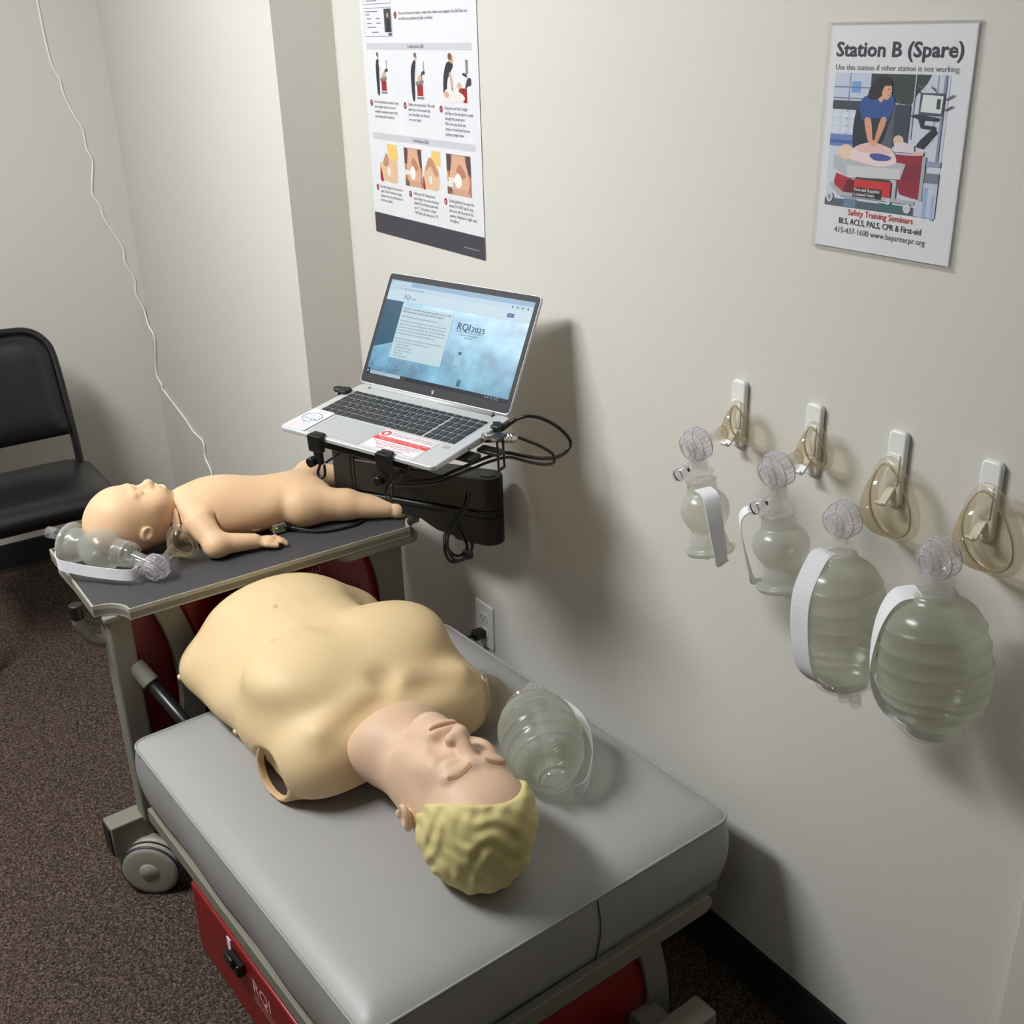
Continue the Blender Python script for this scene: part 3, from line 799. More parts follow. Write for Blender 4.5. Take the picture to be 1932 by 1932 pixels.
    text('Your own login is for the course only', .0050, .249, .0468, .0010, M_PAPER, s2, 'lettering', 'CENTER', width=.095)
    text('If you need help, call us at (415) 437-1600\nYou can use any tablet or phone to\nfinish your courses at any time', .0056, .249, .0365, .0009, ink(214, 96, 92), s2, 'lettering', 'CENTER', width=.105)
    text('HAVE A NICE CLASS', .0065, .249, .0155, .0009, ink(206, 60, 56), s2, 'lettering', 'CENTER', width=.06)
    # ---- lid
    th = 2.1635; h0 = Vector((0, D_-.008, .006))
    up = Vector((0, -math.cos(th), math.sin(th))); nn = Vector((0, -math.sin(th), -math.cos(th)))
    LM = Matrix(((1, up.x, nn.x, h0.x), (0, up.y, nn.y, h0.y), (0, up.z, nn.z, h0.z), (0, 0, 0, 1)))
    lid = MB().prism(rrect(0, 0, W_, .2265, .009, 5), -.007, -.0004).xf(LM).build('lid', M_SILVER, t, bevel=.0015)
    bz = MB().prism(rrect(.0022, .003, W_-.0022, .2245, .007, 5), -.0004, .0002).xf(LM).build('bezel', M_BEZEL, lid)
    sx0, sx1, sy0, sy1 = .0105, .3485, .0215, .2125
    # ---- picture on the screen: procedural blue corridor blur
    m = bpy.data.materials.new('screen_wallpaper'); m.use_nodes = True; nt = m.node_tree; L = nt.links; p = nt.nodes['Principled BSDF']
    p.inputs['Base Color'].default_value = (.01, .01, .01, 1); p.inputs['Roughness'].default_value = .3
    tc = nt.nodes.new('ShaderNodeTexCoord'); mp = nt.nodes.new('ShaderNodeMapping')
    L.new(tc.outputs['UV'], mp.inputs[0]); mp.inputs['Scale'].default_value = (2.2, 3.4, 1); mp.inputs['Rotation'].default_value = (0, 0, .5)
    nz = nt.nodes.new('ShaderNodeTexNoise'); nz.inputs['Scale'].default_value = 1.6; nz.inputs['Detail'].default_value = 2.5; L.new(mp.outputs[0], nz.inputs['Vector'])
    sp = nt.nodes.new('ShaderNodeSeparateXYZ'); L.new(tc.outputs['UV'], sp.inputs[0])
    ad = nt.nodes.new('ShaderNodeMath'); ad.operation = 'MULTIPLY_ADD'; L.new(sp.outputs['X'], ad.inputs[0]); ad.inputs[1].default_value = .30; L.new(nz.outputs['Fac'], ad.inputs[2])
    rp = nt.nodes.new('ShaderNodeValToRGB'); e = rp.color_ramp.elements
    e[0].position = .36; e[0].color = rgb(52, 98, 128); e[1].position = .98; e[1].color = rgb(180, 222, 238)
    k = e.new(.52); k.color = rgb(80, 152, 190); k = e.new(.72); k.color = rgb(116, 188, 220)
    # streaks running to a vanishing point, like a corridor in motion
    ax_ = nt.nodes.new('ShaderNodeMath'); ax_.operation = 'SUBTRACT'; L.new(sp.outputs['X'], ax_.inputs[0]); ax_.inputs[1].default_value = .56
    ay_ = nt.nodes.new('ShaderNodeMath'); ay_.operation = 'SUBTRACT'; L.new(sp.outputs['Y'], ay_.inputs[0]); ay_.inputs[1].default_value = .20
    at = nt.nodes.new('ShaderNodeMath'); at.operation = 'ARCTAN2'; L.new(ay_.outputs[0], at.inputs[0]); L.new(ax_.outputs[0], at.inputs[1])
    cb = nt.nodes.new('ShaderNodeCombineXYZ'); L.new(at.outputs[0], cb.inputs[0]); L.new(sp.outputs['X'], cb.inputs[1])
    n3 = nt.nodes.new('ShaderNodeTexNoise'); n3.inputs['Scale'].default_value = 3.2; n3.inputs['Detail'].default_value = 1.5; L.new(cb.outputs[0], n3.inputs['Vector'])
    m3 = nt.nodes.new('ShaderNodeMath'); m3.operation = 'MULTIPLY_ADD'; L.new(n3.outputs['Fac'], m3.inputs[0]); m3.inputs[1].default_value = .55; 
    s3 = nt.nodes.new('ShaderNodeMath'); s3.operation = 'SUBTRACT'; L.new(ad.outputs[0], s3.inputs[0]); s3.inputs[1].default_value = .27; L.new(s3.outputs[0], m3.inputs[2])
    L.new(m3.outputs[0], rp.inputs[0]); L.new(rp.outputs[0], p.inputs['Emission Color']); p.inputs['Emission Strength'].default_value = .82
    d = MB().rect(sx0, sy0, sx1, sy1, .0005).xf(LM).build('display', m, lid)
    uv = d.data.uv_layers.new(name='UVMap')
    for i, c in enumerate(((0, 0), (1, 0), (1, 1), (0, 1))): uv.data[i].uv = c
    def scr(name, r, colr, z=.0008, par=d, s=.85): return MB().rect(*r, z).xf(LM).build(name, glow(*colr, s), par)
    tab = scr('browser_tab_bar', (sx0, .2030, sx1, sy1), (150, 186, 216))
    adr = scr('browser_address_bar', (sx0, .1930, sx1, .2030), (196, 222, 238))
    hdr = scr('page_header', (sx0, .1720, sx1, .1930), (206, 230, 242))
    scr('browser_tab', (.0130, .2035, .062, .2105), (196, 222, 238), .0010)
    dk = MB().poly([(sx0, .172), (.054, .172), (.054, .09), (sx0, .075)], .0007).xf(LM).build('dark_corner', glow(54, 96, 124, .8), d)
    for x0_, y0_, x1_, y1_, c_ in ((.208, .070, .226, .090, (176, 222, 236)), (.213, .091, .221, .097, (74, 126, 152)), (.208, .099, .224, .107, (176, 220, 236)), (.228, .032, .236, .046, (74, 118, 142))):
        scr('corridor_shape', (x0_, y0_, x1_, y1_), c_, .0009, d, .75)
    # heartbeat trace along the bottom of the picture
    tr = []
    rnd = random.Random(3); x = sx0
    while x < sx1 - .004:
        tr.append((x, .043 + rnd.uniform(-.003, .003))); tr.append((x + .010, .051 + rnd.uniform(-.003, .004))); tr.append((x + .017, .040)); tr.append((x+.021, .078 + rnd.uniform(-.01, .015))); tr.append((x + .025, .038)); x += .033 + rnd.uniform(0, .006)
    MB().tube([(a, max(b, .03), .0010) for a, b in tr if a < sx1], .00035, 4).xf(LM).build('pulse_trace', glow(178, 224, 240, .85), d)
    pn = scr('text_panel', (.0555, .0605, .1805, .1655), (204, 228, 236), .0011)
    ik = glow(58, 84, 100, .7)
    def st_(s, size, x, y_, w=None, al='LEFT', mm=ik, bold=0, par=pn, z=.0014): text(s, size, x, y_, z, mm, par, 'lettering', al, bold, M=LM, width=w)
    st_('Welcome to the RQI 1Stop learning platform and the RQI', .0052, .0585, .1580, .117, bold=.01)
    st_('2025 Resuscitation Quality Improvement program.', .0052, .0585, .1520, .100, bold=.01)
    st_('RQI 2025 (Resuscitation Quality Improvement)', .0046, .0590, .1425, .088)
    for i, s in enumerate(('RQI 2025 is a program designed with a cadence to help learners', 'deliver more consistent high-quality CPR skills every quarter', 'patients in cardiac arrest have the best outcomes. RQI helps', 'providers to retain and verify high-quality CPR competence and', 'participate actively to achieve the best possible results.')): st_(s, .0044, .0590, .1335 - i*.0062, .113 - (i == 4)*.018)
    for i, s in enumerate(('Moving into the training, you will complete the eSkills program and HCP', 'Resuscitation skills that are available in the menu.')): st_(s, .0044, .0595, .0985 - i*.0062, .112 - i*.03)
    for i, s in enumerate(('RQI BLS Entry 2025', 'RQI 2025 Healthcare Provider', 'RQI Healthcare Provider Pro', 'RQI Instructor', 'Heartcode options')): st_('- ' + s, .0044, .0620, .0865 - i*.0055, [.033, .043, .042, .024, .034][i])
    # glowing logo patch
    lg = d
    st_('RQI', .0200, .1935, .1380, .029, mm=glow(44, 58, 84, .7), par=lg); st_('2025', .0140, .2270, .1380, .031, mm=glow(44, 58, 84, .7), par=lg)
    MB().rect(.1935, .1345, .258, .1352, .0012).xf(LM).build('logo_underline', glow(44, 58, 84, .7), lg)
    st_('Resuscitation Quality Improvement', .0040, .226, .1285, .040, 'CENTER', par=lg); st_('Adult Program', .0040, .226, .1235, .020, 'CENTER', par=lg)
    st_('RQI', .0125, .0530, .1775, .014, mm=glow(92, 104, 120, .7), par=hdr); st_('1Stop', .0070, .0695, .1775, .012, mm=glow(92, 104, 120, .7), par=hdr)
    st_('https://app.rqi1stop.com/login', .0050, .046, .1958, .050, mm=glow(110, 130, 150, .7), par=adr)
    for i in range(3): st_('<>o'[i], .005, .021 + i*.009, .1957, .003, mm=glow(110, 130, 150, .7), par=adr)
    for i in range(4): MB().disc(.303 + i*.0115, .198, .0019, None, .0012, seg=10).xf(LM).build('toolbar_icon', glow(74, 90, 110, .7), adr)
    bt = MB().prism(rrect(.2965, .1775, .3115, .1850, .0008, 2), .0008, .0012).xf(LM).build('login_button', glow(42, 74, 150, .85), hdr)
    st_('LOGIN', .0040, .304, .1798, .009, 'CENTER', glow(214, 226, 240, .85), par=bt, z=.0015)
    tk = scr('task_bar', (sx0, sy0, sx1, .0285), (40, 42, 50), .0010, d, .8)
    scr('search_box', (.0205, .0218, .0965, .0283), (186, 208, 222), .0013, tk)
    scr('start_button', (sx0, .0215, .0185, .0320), (34, 44, 66), .0013, tk)
    for a, b in ((.0128, .0248), (.0148, .0248), (.0128, .0268), (.0148, .0268)): scr('start_symbol', (a, b, a + .0016, b + .0016), (220, 228, 236), .0015, tk)
    scr('task_icon', (.099, .022, .1085, .029), (64, 76, 92), .0013, tk)
    st_('Type here to search', .0042, .024, .0238, .035, mm=glow(110, 128, 142, .7), par=tk, z=.0016)
    st_('1:52 PM', .0032, .3225, .0255, .010, 'CENTER', glow(190, 198, 206, .8), par=tk, z=.0014); st_('5/1/2024', .0032, .3225, .0224, .011, 'CENTER', glow(190, 198, 206, .8), par=tk, z=.0014)
    for i, x in enumerate((.298, .304, .311)): scr('tray_symbol', (x, .0235, x + .0024, .0262), (190, 198, 206), .0014, tk)
    # slanted four-bar emblem on the lower bezel
    em = MB()
    cx, cy = .1795, .0115
    for k, (a, b, c_, e_) in enumerate(((-.0024, -.0005, -.0004, .0042), (-.0012, -.0042, .0014, .0025), (.0001, -.0025, .0027, .0042), (.0012, -.0042, .0026, .0005))):
        em.poly([(cx+a, cy+b), (cx+a+.0009, cy+b), (cx+c_+.0006, cy+e_), (cx+c_-.0003, cy+e_)], .0004)
    em.xf(LM).build('emblem', ink(220, 222, 224), lid)
    for x in (.1795, .1925): MB().disc(x, .2185, .0016, None, .0004, seg=12).xf(LM).build('webcam', ink(16, 16, 20), lid)
laptop()

# ================================================================== ARM THAT HOLDS THE LAPTOP
def arm():
    t = thing('laptop_mount', 'black articulated mount clamped to the tray, carrying the laptop holder', 'laptop mount', Matrix.Translation((-.25, 1.20, .69)))
    o = (-.25, 1.20, .69)
    E_ = Vector((-.060, .893, 0)); B_ = Vector((-.237, 1.195, 0)); n = (B_-E_).normalized(); sd = Vector((-n.y, n.x, 0))
    def stad(a, b, r, z0, z1, ra=None):
        a = Vector((a.x, a.y)); b = Vector((b.x, b.y)); d = (b-a).normalized(); ang = math.atan2(d.y, d.x); ra = ra or r; pl = []
        for k in range(13): q = ang + math.pi/2 + math.pi*k/12; pl.append((a.x + ra*math.cos(q), a.y + ra*math.sin(q)))
        for k in range(13): q = ang - math.pi/2 + math.pi*k/12; pl.append((b.x + r*math.cos(q), b.y + r*math.sin(q)))
        return MB().prism(pl, z0, z1).off(o)
    lo = stad(E_, B_, .026, .732, .744, .031).build('lower_arm', M_BLACK, t, bevel=.003)
    stad(E_, E_ + n*.06, .026, .668, .732, .031).build('elbow_housing', M_BLACK, lo, bevel=.003)
    MB().prism([(.05, .669), (.12, .681), (.158, .701), (.31, .714), (.31, .733), (.05, .733)], -.022, .022, lambda s_, z_, w_: (E_.x + n.x*s_ + sd.x*w_, E_.y + n.y*s_ + sd.y*w_, z_)).off(o).build('arm_fairing', M_BLACK, lo, bevel=.003)
    MB().lathe([(.744, .0305), (.744, .0302), (.748, .0302), (.748, .0305)], (E_.x, E_.y, 0), (0, 0, 1), 28).off(o).build('elbow_ring', M_BLACKG, t, smooth=True)
    # upper arm folded back over the lower one
    H_ = E_ + n*.33
    up = stad(E_, H_, .027, .748, .822, .031).build('upper_arm', M_BLACK, t, bevel=.003)
    MB().lathe([(.822, .0165), (.8235, .0165), (.8235, .0155)], (E_.x, E_.y, 0), (0, 0, 1), 24, True, True).off(o).build('elbow_cap', M_BLACKG, up, auto=40)
    k0 = E_ + n*.066 - sd*.0; q0 = k0 + sd*.0275
    MB().beam((q0.x, q0.y, .752), (q0.x, q0.y, .776), .013, .003, up=(sd.x, sd.y, 0)).off(o).build('joint_pin', M_CHROME, up, bevel=.0005)
    fp = E_ + n*.17 + sd*.027
    MB().beam((fp.x - n.x*.08, fp.y - n.y*.08, .785), (fp.x + n.x*.1, fp.y + n.y*.1, .785), .004, .05).off(o).build('cable_cover', M_BLACK, up, bevel=.0015)
    # column standing on the tray
    MB().beam((B_.x, B_.y, .693), (B_.x, B_.y, .875), .058, .05, up=(n.x, n.y, 0)).off(o).build('column', M_BLACK, t, bevel=.004)
    cp = B_ - n*.029 + sd*.012
    MB().beam((cp.x, cp.y, .74), (cp.x, cp.y, .866), .034, .006, up=(n.x, n.y, 0)).off(o).build('column_plate', M_BLACKG, t, bevel=.0015)
    MB().box((B_.x-.045, B_.y-.04, .6895), (B_.x+.045, B_.y+.04, .697)).off(o).build('base_plate', M_BLACK, t, bevel=.003)
    kp = B_ - n*.06
    MB().tube([(kp.x + .01, kp.y, .708), (kp.x + .03, kp.y - .012, .704)], .009, 12).off(o).build('clamp_knob', M_BLACKG, t, bevel=.002)
    # riser from the upper arm to the laptop holder
    c0 = LAP @ Vector((.17, .13, -.05))
    rb = E_ + n*.24
    hd = MB().beam((rb.x, rb.y, .815), (c0.x, c0.y, c0.z), .05, .045, up=(n.x, n.y, 0)).off(o).build('riser', M_BLACK, t, bevel=.004)
    # laptop holder (in the laptop's own frame)
    def lp(mb): return mb.xf(LAP).off(o)
    hp = lp(MB().box((.075, .012, -.029), (.29, .19, -.0185))).build('holder_plate', M_BLACK, t, bevel=.003)
    lp(MB().box((.10, .06, -.05), (.25, .15, -.029))).build('holder_block', M_BLACK, hp, bevel=.003)
    lp(MB().box((.06, .085, -.027), (.375, .115, -.0185))).build('cross_slide', M_BLACK, hp, bevel=.002)
    for x in (.098, .257):
        c = lp(MB().box((x-.015, -.0135, -.026), (x+.015, -.001, .0065)).box((x-.013, -.0135, .0005), (x+.013, .008, .0065)).box((x-.008, -.010, -.052), (x+.008, .0, -.024))).build('front_clamp', M_BLACK, hp, bevel=.0015)
        lp(MB().lathe([(0, .0095), (.014, .0095)], (x - .011, -.006, -.047), (0, -1, 0), 14, True, True)).build('clamp_screw', M_BLACKG, c, bevel=.0015)
        lp(MB().tube(cat_rom([(x + .004, -.007, -.05), (x - .001, -.012, -.068), (x + .008, -.014, -.075), (x + .016, -.012, -.068), (x + .012, -.006, -.05)], 5), .0026, 8)).build('clamp_wing', M_BLACKG, c, smooth=True)
        lp(MB().tube([(x + .016, -.006, -.046), (x + .036, .012, -.03)], .0022, 8)).build('clamp_rod', M_BLACKG, c, smooth=True)
    sc = lp(MB().prism([(-.024, .176), (-.016, .171), (-.004, .174), (.003, .168), (.012, .172), (.013, .190), (.004, .196), (-.010, .192), (-.022, .190), (-.027, .183)], .0005, .007)).build('side_clamp', M_BLACK, hp, bevel=.002)
    lp(MB().box((-.010, .172, -.026), (-.001, .19, .004))).build('clamp_foot', M_BLACK, sc, bevel=.0015)
    rc = lp(MB().box((.355, .128, -.0265), (.402, .150, -.0195)).box((.398, .128, -.052), (.4015, .1325, .0045)).box((.398, .1455, -.052), (.4015, .150, .0045)).box((.398, .128, -.056), (.4015, .150, -.050)).box((.398, .128, .0015), (.4015, .150, .0045))).build('side_bracket', M_BLACK, hp, bevel=.0015)
    lp(MB().box((.378, .140, .0015), (.4, .162, .0045))).build('bracket_tab', M_BLACKG, rc, bevel=.001)
arm()

# ================================================================== CABLES AND LOCK
USB = [(-0.2, 0.648, 1.034), (-0.169, 0.640, 1.030), (-0.165, 0.625, 1.04), (-0.15, 0.61, 1.047), (-0.128, 0.6, 1.041), (-0.102, 0.59, 1.024), (-0.083, 0.585, 1.004), (-0.076, 0.58, 0.987), (-0.087, 0.58, 0.972), (-0.111, 0.58, 0.967), (-0.144, 0.58, 0.973), (-0.179, 0.585, 0.985), (-0.207, 0.6, 0.993), (-0.225, 0.63, 0.98), (-0.244, 0.66, 0.962), (-0.265, 0.69, 0.943), (-0.291, 0.71, 0.929), (-0.327, 0.76, 0.916), (-0.34, .82, .90)]
c = thing('usb_cable', 'black data cable plugged into the laptop side and looping out toward the wall', 'cable', Matrix.Translation(USB[0]))
MB().tube(cat_rom(USB, 5), .0033, 8).off(USB[0]).build('lead', M_CABLE, c, smooth=True)
MB().box((.352, .176, -.0075), (.371, .196, .0060)).xf(LAP).off(USB[0]).build('connector', M_BLACKG, c, bevel=.002)
MB().tube([tuple(LAP @ Vector((.370, .187, -.001))), (-0.169, 0.640, 1.030), (-0.165, 0.625, 1.04)], [.0055, .005, .0036], 10).off(USB[0]).build('strain_relief', M_BLACKG, c, smooth=True)
LOCK = [(-0.176, .61, 1.010), (-0.17, 0.61, 1.01), (-0.149, 0.6, 0.999), (-0.131, 0.59, 0.988), (-0.113, 0.585, 0.972), (-0.117, 0.577, 0.96), (-0.138, 0.576, 0.961), (-0.167, 0.575, 0.972), (-0.189, 0.579, 0.982), (-0.207, 0.592, 0.987), (-0.225, 0.622, 0.974), (-0.244, 0.652, 0.956), (-0.265, 0.682, 0.937), (-0.291, 0.704, 0.923), (-0.327, 0.754, 0.91), (-0.34, .814, .894)]
c = thing('cable_lock', 'chrome combination lock and dark steel cable hanging from the laptop edge', 'lock', Matrix.Translation(LOCK[0]))
a = LAP @ Vector((.364, .138, .000)); b = Vector((-0.176, .611, 1.010)); d = (b-a)
MB().lathe([(0, .007), (.001, .0088), (d.length*.3, .0088), (d.length*.31, .0075), (d.length*.36, .0075), (d.length*.37, .0088), (d.length*.92, .0088), (d.length, .006)], a, d, 18, True, True).off(LOCK[0]).build('lock_body', M_CHROME, c, auto=40)
for i in range(4): MB().lathe([(0, .0088), (.0005, .0096), (.0032, .0096), (.0037, .0088)], a + d*(.47 + i*.1), d, 16).off(LOCK[0]).build('number_ring', M_CHROME, c, auto=30)
MB().tube(cat_rom(LOCK, 5), .0029, 8).off(LOCK[0]).build('steel_cable', mat('dark_steel_cable', (52, 50, 44), .35, metal=.3), c, smooth=True)
LOOP = [(-0.194, 0.755, 0.862), (-0.207, 0.745, 0.841), (-0.241, 0.735, 0.819), (-0.266, 0.725, 0.8), (-0.273, 0.715, 0.779), (-0.264, 0.71, 0.757), (-0.245, 0.71, 0.75), (-0.224, 0.715, 0.758), (-0.217, 0.72, 0.773), (-0.221, 0.735, 0.793), (-.225, .77, .82)]
c = thing('coiled_cable', 'black cable coil tied with a small band, hanging below the arm', 'cable', Matrix.Translation(LOOP[0]))
for i, (dx, dz) in enumerate(((0, 0), (.006, .004), (-.004, -.006))):
    MB().tube(cat_rom([(x + dx*math.sin(k), y + .006*i - .006, z + dz*math.sin(k*.9)) for k, (x, y, z) in enumerate(LOOP)], 6), .0032, 8).off(LOOP[0]).build('strand', M_CABLE, c, smooth=True)
MB().box((-.235, .700, .748), (-.222, .722, .762)).off(LOOP[0]).build('tie', M_CABLE, c, bevel=.002)

# ================================================================== PRINTED SHEETS ON THE WALL
def wall_frame(y, z, x=-.0012): return Matrix(((0, 0, -1, x), (-1, 0, 0, y), (0, 1, 0, z), (0, 0, 0, 1)))
DK = ink(74, 72, 78); GR = ink(110, 110, 116); MR = ink(146, 38, 44)
def poster():
    t = thing('skills_poster', 'tall white instruction poster of numbered compression and ventilation steps', 'poster', wall_frame(1.432, 1.254))
    MB().box((0, 0, 0), (.47, .61, .0008)).build('sheet', M_PAPER, t)
    Z = .0011
    # soft grey swirl printed in the background
    MB().poly([(.02, .40), (.10, .40), (.17, .25), (.30, .19), (.44, .24), (.46, .20), (.36, .13), (.22, .15), (.10, .25)], .0009).build('printed_swirl', ink(228, 228, 233), t)
    MB().rect(0, 0, .47, .0455, Z).build('footer_band', ink(66, 64, 74), t)
    text('Resuscitation Quality Improvement program and RQI are trademarks of their\nowners. Follow your local protocols for use of the training equipment.', .0058, .022, .027, Z+.0003, ink(92, 90, 100), t, 'footer_text')
    text('www.laerdal.com/rqi', .0070, .449, .0145, Z+.0003, ink(178, 178, 186), t, 'footer_text', 'RIGHT')
    for v0, v1, s in ((.395, .408, 'Compression Skill'), (.209, .223, 'Ventilation Skill')):
        h = MB().rect(.019, v0, .449, v1, Z).build('heading_band', ink(200, 200, 206), t)
        text(s, .0105, .234, v0 + .0035, Z+.0003, DK, h, 'heading_text', 'CENTER', width=.066)
    # small screen picture next to step 2
    th = MB()
    th.rect(.018, .4205, .141, .4775, Z, ink(150, 150, 158)); th.rect(.0195, .422, .1395, .476, Z+.0001, M_PAPER)
    th.rect(.1085, .429, .1385, .4745, Z+.0002, ink(70, 70, 80)); th.disc(.124, .462, .004, .005, Z+.0003, ink(196, 160, 140)); th.poly([(.116, .43), (.134, .43), (.130, .456), (.120, .456)], Z+.0003, ink(40, 42, 50))
    th.rect(.124, .4225, .1385, .4275, Z+.0003, ink(96, 62, 90))
    for x, y_, w_ in ((.025, .469, .055), (.025, .463, .02), (.03, .455, .02), (.072, .455, .018), (.03, .446, .022), (.072, .446, .02), (.03, .438, .04), (.05, .428, .03)): th.rect(x, y_, x + w_, y_+.0022, Z+.0002, ink(130, 130, 140))
    th.build('screen_picture', None, t)
    th = MB(); th.rect(.018, .484, .141, .545, Z, ink(150, 150, 158)); th.rect(.0195, .4855, .1395, .5435, Z+.0001, M_PAPER)
    for i in range(5): th.rect(.03, .49 + i*.01, .08, .4922 + i*.01, Z+.0002, ink(130, 130, 140))
    th.build('screen_picture', None, t)
    def step(n, x, v, s, w):
        b = MB().disc(x, v, .0062, .0070, Z).build('number_badge', MR, t)
        text(str(n), .0095, x, v - .0034, Z+.0003, M_PAPER, b, 'numeral', 'CENTER')
        lines = s.split('\n')
        for i, l in enumerate(lines):
            text(l, .0092, x + .0135, v + .0005 - i*.0101, Z+.0003, GR, t, 'step_text', width=w*min(1.0, len(l)/max(len(q) for q in lines)))
    step(2, .157, .4615, 'You can choose to watch a video that shows and explains the skill that you\nare about to perform (Adult or Infant)', .268)
    step(3, .024, .285, 'At the simulation station, bring\nthe manikin closer to you if\nneeded to maintain proper body\npositioning and mechanics.', .110)
    step(4, .176, .285, 'Utilize the step stool. This will\nallow you to be certain that\nyour shoulders are directly\nover your hands.', .108)
    step(5, .325, .284, 'Keep arms and back straight\nand flex at the hip joint to push\nthrough the compression.\nMake sure your hands and\nwrists are locked and you are\npushing straight down.', .106)
    step(6, .024, .103, 'Use the bridge of the nose as a\nguide. There should be no gap\nbetween the skin and bottom of\nthe face shield.', .104)
    step(7, .176, .102, 'Utilize the E/C Method with\nyour fingers to secure the face\nshield. Press firmly down with\nyour "C" and perform a Head\nTilt/Chin Lift using your "E".', .106)
    step(8, .325, .102, 'Gently pull back to open the\nairway. DO NOT pull or hang\nthe neck off the end of the\nstation. Maintain a tight seal\nthroughout.', .104)
    def sm(pts): return [(v.x, v.y) for v in cat_rom([(a_, b_, 0) for a_, b_ in pts], 3, True)]
    # ---- flat printed pictures
    SKN = ink(214, 168, 140); BLK = ink(48, 48, 58); HAI = ink(120, 84, 64); RD = ink(150, 44, 44); GY = ink(128, 128, 130); WH = ink(226, 222, 220); DKA = ink(62, 58, 66)
    def standing(x, v, s, lean):
        p = MB(); q = lambda a, b: (x + a*s, v + b*s)
        p.poly(sm([q(.000, 0), q(.010, 0), q(.013, .042), q(.016 + lean, .068), q(.006 + lean, .070), q(-.002, .05)]), Z, BLK)
        p.disc(*q(.014 + lean*1.5, .077), .0048*s, .0062*s, Z, SKN); p.disc(*q(.012 + lean*1.5, .081), .005*s, .0045*s, Z+.0001, HAI)
        p.poly(sm([q(.014 + lean, .064), q(.018 + lean, .060), q(.024 + lean*.6, .040), q(.020 + lean*.6, .040)]), Z+.0001, WH)
        p.poly(sm([q(.018, .032), q(.044, .036), q(.044, .028), q(.018, .026)]), Z, GY); p.rect(*q(.020, .006), *q(.043, .027), Z, RD); p.rect(*q(.018, .0), *q(.046, .004), Z, GY)
        p.poly(sm([q(.022, .034), q(.036, .047), q(.040, .036)]), Z+.0001, SKN); p.poly(sm([q(.038, .038), q(.040, .050), q(.052, .052), q(.052, .046), q(.043, .045), q(.041, .036)]), Z, DKA); p.rect(*q(.047, .052), *q(.051, .070), Z, ink(150, 150, 160))
        p.build('step_picture', None, t)
    standing(.057, .306, .98, -.002); standing(.211, .300, 1.05, .004)
    p = MB()
    p.poly(sm([(.338, .315), (.350, .318), (.356, .342), (.378, .366), (.368, .374), (.352, .370), (.340, .345)]), Z, BLK); p.disc(.372, .378, .0085, .009, Z, SKN); p.disc(.367, .383, .0075, .007, Z+.0001, HAI)
    p.poly(sm([(.362, .352), (.370, .350), (.376, .324), (.370, .322)]), Z+.0001, SKN); p.poly(sm([(.340, .302), (.342, .318), (.362, .326), (.385, .322), (.410, .314), (.418, .306), (.40, .300), (.36, .299)]), Z+.0001, WH); p.disc(.350, .312, .009, .006, Z+.0002, SKN)
    p.rect(.396, .314, .416, .326, Z, RD); p.rect(.412, .299, .426, .326, Z, RD); p.disc(.398, .330, .008, .006, Z+.0002, ink(206, 176, 132))
    p.poly(sm([(.420, .326), (.430, .344), (.442, .344), (.442, .332), (.432, .330)]), Z, DKA); p.poly(sm([(.412, .350), (.428, .346), (.426, .352), (.414, .354)]), Z, DKA); p.rect(.424, .352, .433, .378, Z, GY)
    p.build('step_picture', None, t)
    TN = ink(222, 186, 152); TN2 = ink(190, 140, 112); YL = ink(232, 196, 118)
    p = MB(); p.poly(sm([(.070, .172), (.120, .170), (.122, .125), (.105, .118), (.070, .121), (.046, .122), (.043, .158), (.058, .160)]), Z, TN); p.poly(([(.088, .168), (.128, .168), (.126, .201), (.080, .201)]), Z+.0001, YL); p.poly(sm([(.058, .158), (.078, .182), (.086, .160), (.072, .152)]), Z+.0002, TN2); p.poly(sm([(.042, .122), (.056, .120), (.046, .150)]), Z+.0002, RD); p.disc(.085, .142, .008, .010, Z+.0002, WH)
    p.build('step_picture', None, t)
    def palm(x0, x1, bottle):
        w_ = x1-x0; p = MB(); q = lambda a, b: (x0 + a*w_, .119 + b*.08)
        p.rect(x0, .119, x1, .199, Z, ink(176, 128, 106)); p.poly(([q(0, 1), q(.18, 1), q(.28, .55), q(.0, .6)]), Z+.0001, ink(92, 70, 70)); p.poly(([q(1, 1), q(.8, 1), q(.78, .6), q(1, .5)]), Z+.0001, ink(92, 70, 70))
        p.poly(([q(.25, .98), q(.75, .98), q(.95, .35), q(.85, .1), q(.2, .12), q(.1, .4)]), Z+.0002, ink(216, 170, 142)); p.poly(sm([q(.4, .62), q(.52, .76), q(.62, .74), q(.80, .52), q(.66, .42), q(.5, .5)]), Z+.0003, ink(186, 128, 104))
        p.disc(*q(.47, .36), .15*w_, .0145, Z+.0004, ink(240, 236, 234)); p.poly(([q(0, .28), q(.32, .30), q(.32, .42), q(0, .42)]), Z+.0003, WH)
        p.poly(([q(0, 0), q(.25, .0), q(.2, .14), q(0, .2)]), Z+.0003, ink(120, 90, 84)); p.poly(([q(.25, .14), q(.8, .16), q(1, 0), q(.1, 0)]), Z+.0003, ink(204, 158, 132))
        if bottle: p.poly(([q(0, .25), q(.16, .1), q(0, .62)]), Z+.0003, YL); p.rect(x0, .134, x0+.24*w_, .145, Z+.0004, WH)
        p.build('step_picture', None, t)
    palm(.158, .233, False); palm(.3355, .429, True)
